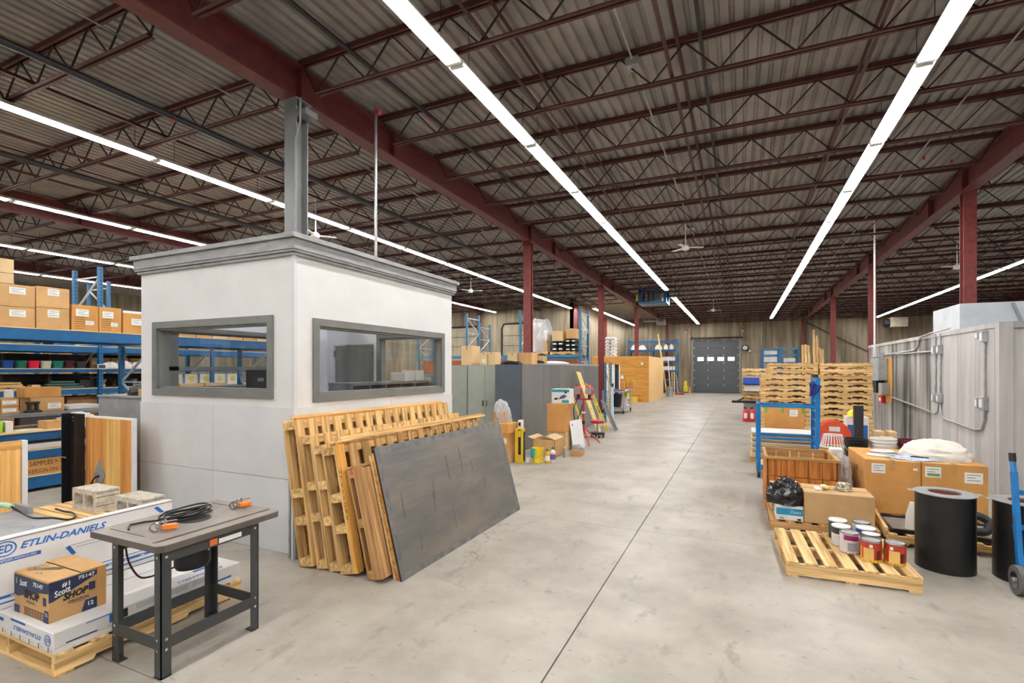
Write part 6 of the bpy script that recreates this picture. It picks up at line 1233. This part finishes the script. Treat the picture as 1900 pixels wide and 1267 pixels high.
for k, (dx, dy) in enumerate(((0, 0), (.07, .03))):
    O('palm', MB().box(.75 + dx, .81 + dx, 6.50 + dy, 6.58 + dy, .456 + k * .02, .478 + k * .02), M_carton, gl1, bev=.009)
    for q in range(4): O('finger', MB().cyl((.757 + dx + q * .015, 6.50 + dy, .467 + k * .02), (.755 + dx + q * .02, 6.44 + dy + .01 * (q % 2), .464 + k * .016), .008, 8), solid('glove_yellow', (206, 190, 110), .7) if k else M_carton, gl1)
    O('thumb', MB().cyl((.81 + dx, 6.54 + dy, .467 + k * .02), (.835 + dx, 6.50 + dy, .464 + k * .016), .009, 8), solid('glove_yellow', (206, 190, 110), .7), gl1)
gl2 = thing('rope_bundle', 'bundle of coiled cream and black rope on the beige carton', 'rope', (1.03, 6.55, .456))
for k in range(4):
    rr_ = .075 - .006 * k; O('coil', MB().tube([(1.03 + rr_ * (1 + .1 * math.sin(3 * a + k)) * math.cos(a), 6.55 + .8 * rr_ * math.sin(a), .468 + .020 * k + .004 * math.sin(4 * a)) for a in [2 * math.pi * q / 18 for q in range(18)]], .013, 7, True), mat('rope_cream', (206, 196, 170), .8, 0, .3, 40, c2=(70, 64, 54)), gl2, smooth=60)
O('core', MB().lathe(1.03, 6.55, [(.06, .456), (.06, .53), (.03, .545)], 12), mat('rope_cream', (206, 196, 170), .8), gl2, smooth=40)
# near pallet with paint cans
np_ = pallet('new pine pallet in the right foreground carrying paint cans', .345, 4.98, 0, .96, 1.0, M_pal, 'x', 7, .13, notch=False, rz=math.radians(2.5))
r_, hc = .078, .185; M_pc_red = solid('can_label_red', (176, 56, 36), .35); M_pc_y = solid('can_label_cream', (226, 190, 110), .4); M_pc_wh = solid('can_white', (222, 222, 224), .35); M_pc_dk = solid('can_dark', (46, 54, 54), .35); M_pc_bl = solid('can_blue', (36, 66, 150), .35); M_pc_pu = solid('can_magenta', (140, 30, 96), .35)
for k, (x, y, lb) in enumerate(((1.205, 5.27, 'red and cream paint can, rightmost on the pallet'), (1.035, 5.27, 'red and cream paint can, second from the right on the pallet'))):
    c_ = can(lb, x, y, .132, r_, hc, M_pc_red, M_galv); ang = math.atan2(-y, -x) 
    curved_patch('label_panel', x, y, r_ * 1.008, ang - .75 + .2 * (1 - k), ang + .25 + .2 * (1 - k), .155, .255, M_pc_y, c_); curved_patch('label_foot', x, y, r_ * 1.009, ang - 1.2, ang + 1.4, .137, .158, solid('label_yellow', (222, 186, 50), .4), c_); curved_patch('label_seal', x, y, r_ * 1.01, ang - .15 - .3 * (1 - k), ang + .15 - .3 * (1 - k), .262, .288, M_paper, c_); curved_patch('label_art', x, y, r_ * 1.01, ang + .5, ang + 1.0, .165, .24, solid('art_dark', (90, 24, 20), .4), c_)
    curved_patch('label_art', x, y, r_ * 1.011, ang - 1.25, ang - .95, .15, .26, solid('art_orange', (226, 150, 60), .4), c_)
c_ = can('white paint can with a magenta drip, in front of the dark cans', .905, 5.43, .132, r_, hc, M_pc_wh, M_galv); ang = math.atan2(-5.43, -.905); curved_patch('paint_drip', .905, 5.43, r_ * 1.01, ang - .6, ang + 1.0, .255, .30, M_pc_pu, c_); curved_patch('label_foot', .905, 5.43, r_ * 1.008, ang - 1.4, ang + 1.4, .134, .144, M_pc_pu, c_); curved_patch('label_text', .905, 5.43, r_ * 1.01, ang - .2, ang + .7, .16, .235, M_line, c_)
can('dark grey topped paint can behind the magenta-dripped can', .868, 5.62, .132, r_, hc, M_pc_wh, M_carton, [(.62, .97, M_pc_dk)], M_white); can('dark green paint can at the back left of the can group', .872, 5.83, .132, r_, hc, M_pc_dk, M_carton, None, M_white)
can('white paint can at the back right of the can group', 1.07, 5.84, .132, r_, hc, M_pc_wh, M_galv); can('blue-shouldered paint can in the middle of the can group', 1.068, 5.645, .132, r_, hc, M_pc_wh, M_carton, [(.6, .95, M_pc_bl)], M_white); can('plain silver paint can directly behind the red and cream cans', 1.07, 5.455, .132, r_, hc, M_galv, M_carton)
# low pallets with framed panels behind the drums
pallet('orange pallet holding framed glass panels between the big cartons and the drums', 1.36, 6.24, 0, 1.1, .72, M_pao, 'x', 7, .12)
for k, (x0, x1, lb) in enumerate(((1.40, 1.88, 'left'), (1.92, 2.42, 'right'))):
    t = thing('framed_panel', 'flat black-framed panel, %s one on the orange pallet behind the drums' % lb, 'panel', ((x0 + x1) / 2, 6.6, .122)); O('panel', MB().box(x0 + .03, x1 - .03, 6.33, 6.87, .124, .14), mat('grey_glass', (140, 138, 134), .3), t)
    for b_ in (MB().box(x0, x1, 6.30, 6.33, .122, .16), MB().box(x0, x1, 6.87, 6.90, .122, .16), MB().box(x0, x0 + .03, 6.33, 6.87, .122, .16), MB().box(x1 - .03, x1, 6.33, 6.87, .122, .16)): O('frame', b_, M_black, t)
O('side_rail', MB().bar((1.35, 6.22, .14), (1.35, 6.98, .24), .03, .10), M_pao['y'], None, 'slanted orange timber rail beside the framed panels', 'timber')
cone = thing('striped_bollard', 'striped cream bag neck showing left of the first black drum', 'bag', (1.62, 6.6, .16)); O('body', MB().lathe(1.62, 6.45, [(.06, .142), (.055, .28), (.02, .42)], 14), mat('cream_cloth', (226, 220, 208), .8), cone, smooth=40)
for z in (.24, .28, .32): O('stripe', MB().lathe(1.62, 6.45, [(.061 - .16 * (z - .2), z), (.058 - .16 * (z - .2), z + .014)], 14), M_black, cone)
vh = thing('vacuum_hose', 'black ribbed vacuum hose lying between the two black drums', 'hose', (2.08, 6.5, .16)); O('hose', MB().tube(spline_path([(1.98, 6.45, .20), (2.05, 6.5, .30), (2.15, 6.5, .33), (2.24, 6.46, .28), (2.2, 6.42, .2), (2.1, 6.42, .19)]), .04, 10), M_blackp, vh, smooth=50)
# black drums
def drum(label, x, y, r, h):
    t = thing('spiral_drum', label, 'drum', (x, y, 0)); O('shell', MB().lathe(x, y, [(r, 0), (r, h)], 40, cap0=False, cap1=False), M_black, t, smooth=60); O('top_ring', MB().lathe(x, y, [(r * 1.0, h), (r * 1.06, h + .004), (r * 1.06, h + .01), (r * .55, h + .012), (r * .55, h)], 40, cap0=False, cap1=False), M_galv, t, smooth=30)
    O('core_tube', MB().lathe(x, y, [(r * .55, h), (r * .52, .02)], 28, cap0=False, cap1=True), solid('rust_core', (120, 66, 44), .8), t, smooth=60); O('tab', MB().box(x - r * 1.25, x - r * .95, y - .03, y + .03, h + .006, h + .012), M_galv, t); O('tab', MB().box(x + r * .95, x + r * 1.2, y - .03, y + .03, h + .006, h + .012), M_galv, t)
    return t
drum('large black drum with a grey ring top, right of the paint cans', 1.685, 5.76, .215, .672); drum('second black drum, behind the blue hand truck at the right edge', 2.225, 5.72, .215, .66)
# hand truck at the right edge
ht = thing('hand_truck', 'blue hand truck with grey tyres at the right edge of the photo', 'hand truck', (2.25, 5.35, 0))
for x in (2.06, 2.44): 
    O('side_rail', MB().bar((x, 5.38, .06), (x, 5.50, .95), .035, .045), M_bluec, ht); O('wheel_bracket', MB().bar((x + .0, 5.36, .10), (x, 5.47, .52), .03, .04), M_bluec, ht); O('handle', MB().cyl((x, 5.50, .95), (x, 5.52, 1.03), .02, 10), M_bluec, ht); O('grip', MB().cyl((x, 5.52, 1.03), (x, 5.53, 1.10), .024, 10), M_black, ht)
    s_ = -1 if x < 2.2 else 1; w = O('tyre', MB().cyl((x + s_ * .02, 5.31, .115), (x + s_ * .065, 5.31, .115), .115, 24), mat('grey_rubber', (92, 90, 86), .7), ht, smooth=40); O('hub', MB().cyl((x + s_ * .066, 5.31, .115), (x + s_ * .070, 5.31, .115), .062, 18), M_chrome, w); O('axle_nut', MB().cyl((x + s_ * .07, 5.31, .115), (x + s_ * .085, 5.31, .115), .02, 8), M_steel, w)
    O('tread_ring', MB().tube([(x + s_ * .045, 5.31 + .085 * math.cos(a), .115 + .085 * math.sin(a)) for a in [2 * math.pi * k / 20 for k in range(20)]], .024, 8, True), mat('grey_rubber', (92, 90, 86), .7), w, smooth=60)
for z in (.25, .5, .78): O('cross_bar', MB().bar((2.06, 5.40 + .13 * z, z), (2.44, 5.40 + .13 * z, z), .03, .035), M_bluec, ht)
O('toe_plate', MB().box(2.05, 2.45, 5.38, 5.49, .01, .022), M_bluec, ht); O('axle', MB().cyl((2.02, 5.31, .115), (2.48, 5.31, .115), .012, 8), M_steel, ht)
# ------------------------------------------------------------------ blue rail cart
bc = thing('rail_cart', 'bright blue tubular rail cart behind the wooden crate', 'cart', (.7, 9.55, 0))
for x, z1 in ((.275, 1.23), (1.12, 1.66)):
    for y in (9.27, 9.86): O('post', MB().box(x - .03, x + .03, y - .025, y + .025, .12, z1), M_bluec, bc); O('caster', MB().cyl((x - .02, y, .05), (x + .02, y, .05), .05, 12), M_black, bc); O('caster_fork', MB().box(x - .03, x + .03, y - .02, y + .02, .06, .12), M_steel, bc)
    O('end_rail', MB().box(x - .025, x + .025, 9.30, 9.83, z1 - .07, z1 - .01), M_bluec, bc); O('end_rail', MB().box(x - .025, x + .025, 9.30, 9.83, .14, .22), M_bluec, bc)
for y in (9.27, 9.86):
    for z in (1.19, .66): O('side_rail', MB().box(.31, 1.085, y - .018, y + .018, z - .02, z + .018), M_bluec, bc)
    O('base_rail', MB().box(.31, 1.085, y - .025, y + .025, .13, .21), M_bluec, bc)
for k in range(8): O('rung', MB().box(1.10, 1.14, 9.30, 9.83, .35 + k * .15, .365 + k * .15), M_bluec, bc)
O('deck', MB().box(.31, 1.085, 9.3, 9.83, .20, .215), M_plyp['x'], bc)
_b = MB(); _n = 9
for i in range(_n + 1):
    for j in range(_n + 1):
        u, v = i / _n, j / _n; w = .17 * (1 - .72 * v) ; fx = 1.05 + (u - .35) * w - .03 * v + .012 * math.sin(7 * u + 3 * v); _b.v.append((fx, 9.225 + .014 * math.sin(11 * u + 2 * v), 1.60 - .22 * v - .05 * u * (1 - v) - .04 * abs(u - .5)))
for i in range(_n):
    for j in range(_n): a_ = i * (_n + 1) + j; _b.f.append((a_, a_ + 1, a_ + _n + 2, a_ + _n + 1))
rg = O('blue_rag', _b, solid('cloth_navy', (22, 48, 120), .8), None, 'dark blue cloth hung on the tall end of the blue cart', 'cloth', smooth=60); _m = rg.modifiers.new('thick', 'SOLIDIFY'); _m.thickness = .006
# flat-packed cartons behind the cart
fp = thing('flat_carton_pile', 'pile of flattened cartons on a pallet behind the blue cart', 'cartons', (.8, 11.0, 0))
for k in range(14): d_ = .03 * ((k * 7) % 3) / 3; O('flat_carton', MB().box(.19 + d_, 1.36 - d_, 10.72 + d_, 11.5, .126 + k * .034, .126 + k * .034 + .024), (M_card2, M_carton, M_card)[k % 3], fp)
pallet('pallet under the pile of flattened cartons', .17, 10.7, 0, 1.2, .85, M_pao, 'x', 7, .125)
oc2 = cbox('large orange carton with green tape standing behind the blue cart', .46, 1.19, 11.75, 12.2, .27, 1.02, M_card3, None, [('s', .63, .83, .74, .92)])
for a in (.0, .42, .93): rect('green_tape', (.46 + a * .73, 11.75, .27), PX, PZ, 0, .05, .62, .75, solid('tape_green', (110, 160, 40)), oc2, .003)
pallet('first low pallet under the large orange carton', .40, 11.7, 0, .95, .6, M_pal, 'x', 6, .125); pallet('second low pallet directly under the large orange carton', .40, 11.7, .13, .95, .6, M_pal, 'x', 6, .125)
# tall stacks of pallets
for s_, x0, y0, n, nm in (('left', .44, 13.0, 13, 'left'), ('right', 1.60, 13.0, 15, 'right')):
    for k in range(n): pallet('pine pallet, %s from the floor in the %s tall stack' % (ORD[k + 1], nm), x0 + .012 * ((k * 5) % 3 - 1), y0 + .01 * ((k * 3) % 3), .0 + k * .129, .98 if 1 else 1, 1.1, M_pal, 'x', 7, .127, 'tall pallet stacks')
for k in range(2): pallet('offset pine pallet, %s on top of the left tall stack' % ('lower' if k == 0 else 'upper'), .60, 13.02, 1.678 + k * .129, .98, 1.1, M_pal, 'x', 7, .127, 'tall pallet stacks')
for k in range(9): pallet('pallet in the farther stack left of the tall stacks, %s from the floor' % ORD[k + 1], .05, 19.6, .60 + k * .137 if k > 0 else .60, .92, 1.0, M_pal if k > 4 else M_pao, 'x', 7, .127, 'farther pallet stack')
cbox('grey case supporting the farther pallet stack', .1, .95, 19.65, 20.5, 0, .598, M_gplate, None, name='equipment_case'); o_ = cbox('blue and white printed carton hung on the farther pallet stack', .08, .6, 19.42, 19.58, 1.28, 1.50, solid('carton_blue', (30, 80, 180), .4), None); 
wcx = O('shelf_bracket', MB().box(.06, .95, 19.3, 19.56, 1.26, 1.279), M_dark, o_); cbox('white carton hung below the blue carton on the farther stack', .12, .8, 19.42, 19.58, 1.02, 1.24, M_carton, None)
rl = thing('tool_rail', 'black tool rail sticking out of the farther pallet stack', 'tool', (.3, 19.2, .58)); O('bar', MB().box(-.28, .9, 19.1, 19.3, .62, .70), M_black, rl, bev=.01); O('handle', MB().bar((-.1, 19.2, .68), (.12, 19.2, .80), .05, .05), M_black, rl); O('support', MB().box(.5, .6, 19.15, 19.25, 0, .62), M_black, rl)
for k, x in enumerate((.16, .36)):
    t = thing('fire_extinguisher', 'red fire extinguisher on the floor by the farther stack, %s one' % ('left', 'right')[k], 'extinguisher', (x, 18.9, 0)); O('cylinder', MB().lathe(x, 18.9, [(.085, 0), (.09, .02), (.09, .36), (.05, .42), (.03, .44)], 16), solid('alarm_red', (200, 36, 40), .4), t, smooth=40); O('valve', MB().box(x - .06, x + .03, 18.88, 18.92, .44, .49), M_black, t); curved_patch('label', x, 18.9, .092, -2.2, -1.0, .12, .3, M_paper, t)
# helmet-like reel and baskets right of the cart
rl2 = thing('cable_reel', 'orange-red cable reel behind the wire basket', 'reel', (1.42, 11.0, 0))
O('disc', MB().cyl((1.47, 10.2, .64), (1.47, 10.26, .64), .26, 28), solid('reel_orange', (226, 84, 50), .4), rl2, smooth=40); O('disc', MB().cyl((1.47, 10.42, .64), (1.47, 10.48, .64), .26, 28), solid('reel_orange', (226, 84, 50), .4), rl2, smooth=40); O('hub', MB().cyl((1.47, 10.26, .64), (1.47, 10.42, .64), .13, 16), M_black, rl2); O('label', MB().box(1.40, 1.56, 10.195, 10.2, .72, .8), M_paper, rl2); O('stand', MB().box(1.3, 1.64, 10.22, 10.46, 0, .40), M_dark, rl2)
wb_ = cbox('white and blue water carton behind the orange reel', 1.72, 2.05, 10.6, 10.9, 0, .95, M_carton, None, [('s', .05, .95, .6, .85, M_inkblue)]); O('hard_hat', MB().lathe(1.86, 10.72, [(.15, .952), (.12, .96), (.115, 1.01), (.08, 1.06), (.02, 1.08)], 18), solid('hat_yellow', (236, 206, 40), .35), None, 'yellow hard hat on the white and blue carton', 'hat', smooth=40)
bk = thing('wire_basket', 'white slatted basket upside down beside the crate', 'basket', (1.36, 8.9, .0)); O('box_base', MB().box(1.18, 1.22, 8.82, 8.86, 0, .01), M_gap, bk)
BX_, BY_ = 1.30, 9.12
O('rim', MB().tube([(BX_ + .17 * math.cos(a), BY_ + .17 * math.sin(a), .60) for a in [2 * math.pi * k / 24 for k in range(24)]], .01, 6, True), M_carton, bk); O('rim', MB().tube([(BX_ + .12 * math.cos(a), BY_ + .12 * math.sin(a), .78) for a in [2 * math.pi * k / 24 for k in range(24)]], .01, 6, True), M_carton, bk)
for k in range(24): a = 2 * math.pi * k / 24; O('slat', MB().bar((BX_ + .17 * math.cos(a), BY_ + .17 * math.sin(a), .60), (BX_ + .12 * math.cos(a), BY_ + .12 * math.sin(a), .78), .014, .006), M_carton, bk)
bpy.data.objects.remove(bk.children[0], do_unlink=True)
rpb = thing('rope_coil', 'coil of tan rope under the white slatted basket', 'rope', (BX_, BY_, 0))
for k in range(5): O('turn', MB().tube([(BX_ + (.2 - .01 * k) * math.cos(a), BY_ + (.2 - .01 * k) * math.sin(a), .46 + .03 * k) for a in [2 * math.pi * q / 20 for q in range(20)]], .018, 6, True), mat('tan_rope', (190, 150, 90), .8, 0, .2, 30), rpb, smooth=60)
O('drum_base', MB().lathe(BX_, BY_, [(.17, 0), (.17, .44), (.15, .45)], 18), M_card2, rpb, smooth=40)
# far right background
tcx = thing('crate_rack', 'teal steel stillage frames stacked near the back wall', 'stillage', (2.0, 32.5, 0)); 
for x in (1.15, 1.98, 2.08, 2.9): O('post', MB().box(x - .05, x + .05, 31.95, 32.05, 0, 2.98), M_perf, tcx); O('post', MB().box(x - .05, x + .05, 32.95, 33.05, 0, 2.98), M_perf, tcx)
for xa, xb in ((1.2, 1.93), (2.13, 2.85)):
    for z in (.6, 1.4, 2.1, 2.55, 2.9): O('rail', MB().box(xa, xb, 31.96, 32.04, z, z + .08), M_blued, tcx); O('shelf', MB().box(xa, xb, 32.04, 33.0, z, z + .02), M_galv, tcx)
for k, (x0, x1, z0, z1) in enumerate(((1.25, 1.9, 2.63, 2.86), (1.25, 1.9, 2.19, 2.5), (2.2, 2.8, 2.19, 2.42))): cbox('white wrapped carton in the teal stillage, %s' % ('upper left', 'lower left', 'lower right')[k], x0, x1, 32.1, 32.9, z0, z1, M_carton, None)
for k, (x, z) in enumerate(((3.75, 3.4), (3.92, 3.42), (4.1, 3.35), (4.38, 4.4), (4.56, 4.0), (4.72, 3.2), (4.88, 3.1))): leaner('lumber_board', 'lumber board leaning upright by the far right column, %s from the left' % ORD[k + 1], 'lumber', (x, 37.6, 0), (x, 38.3, z), .1, .05, [('board', -.07, .07, -.03, .03, 0, 1, M_pal['z'])])
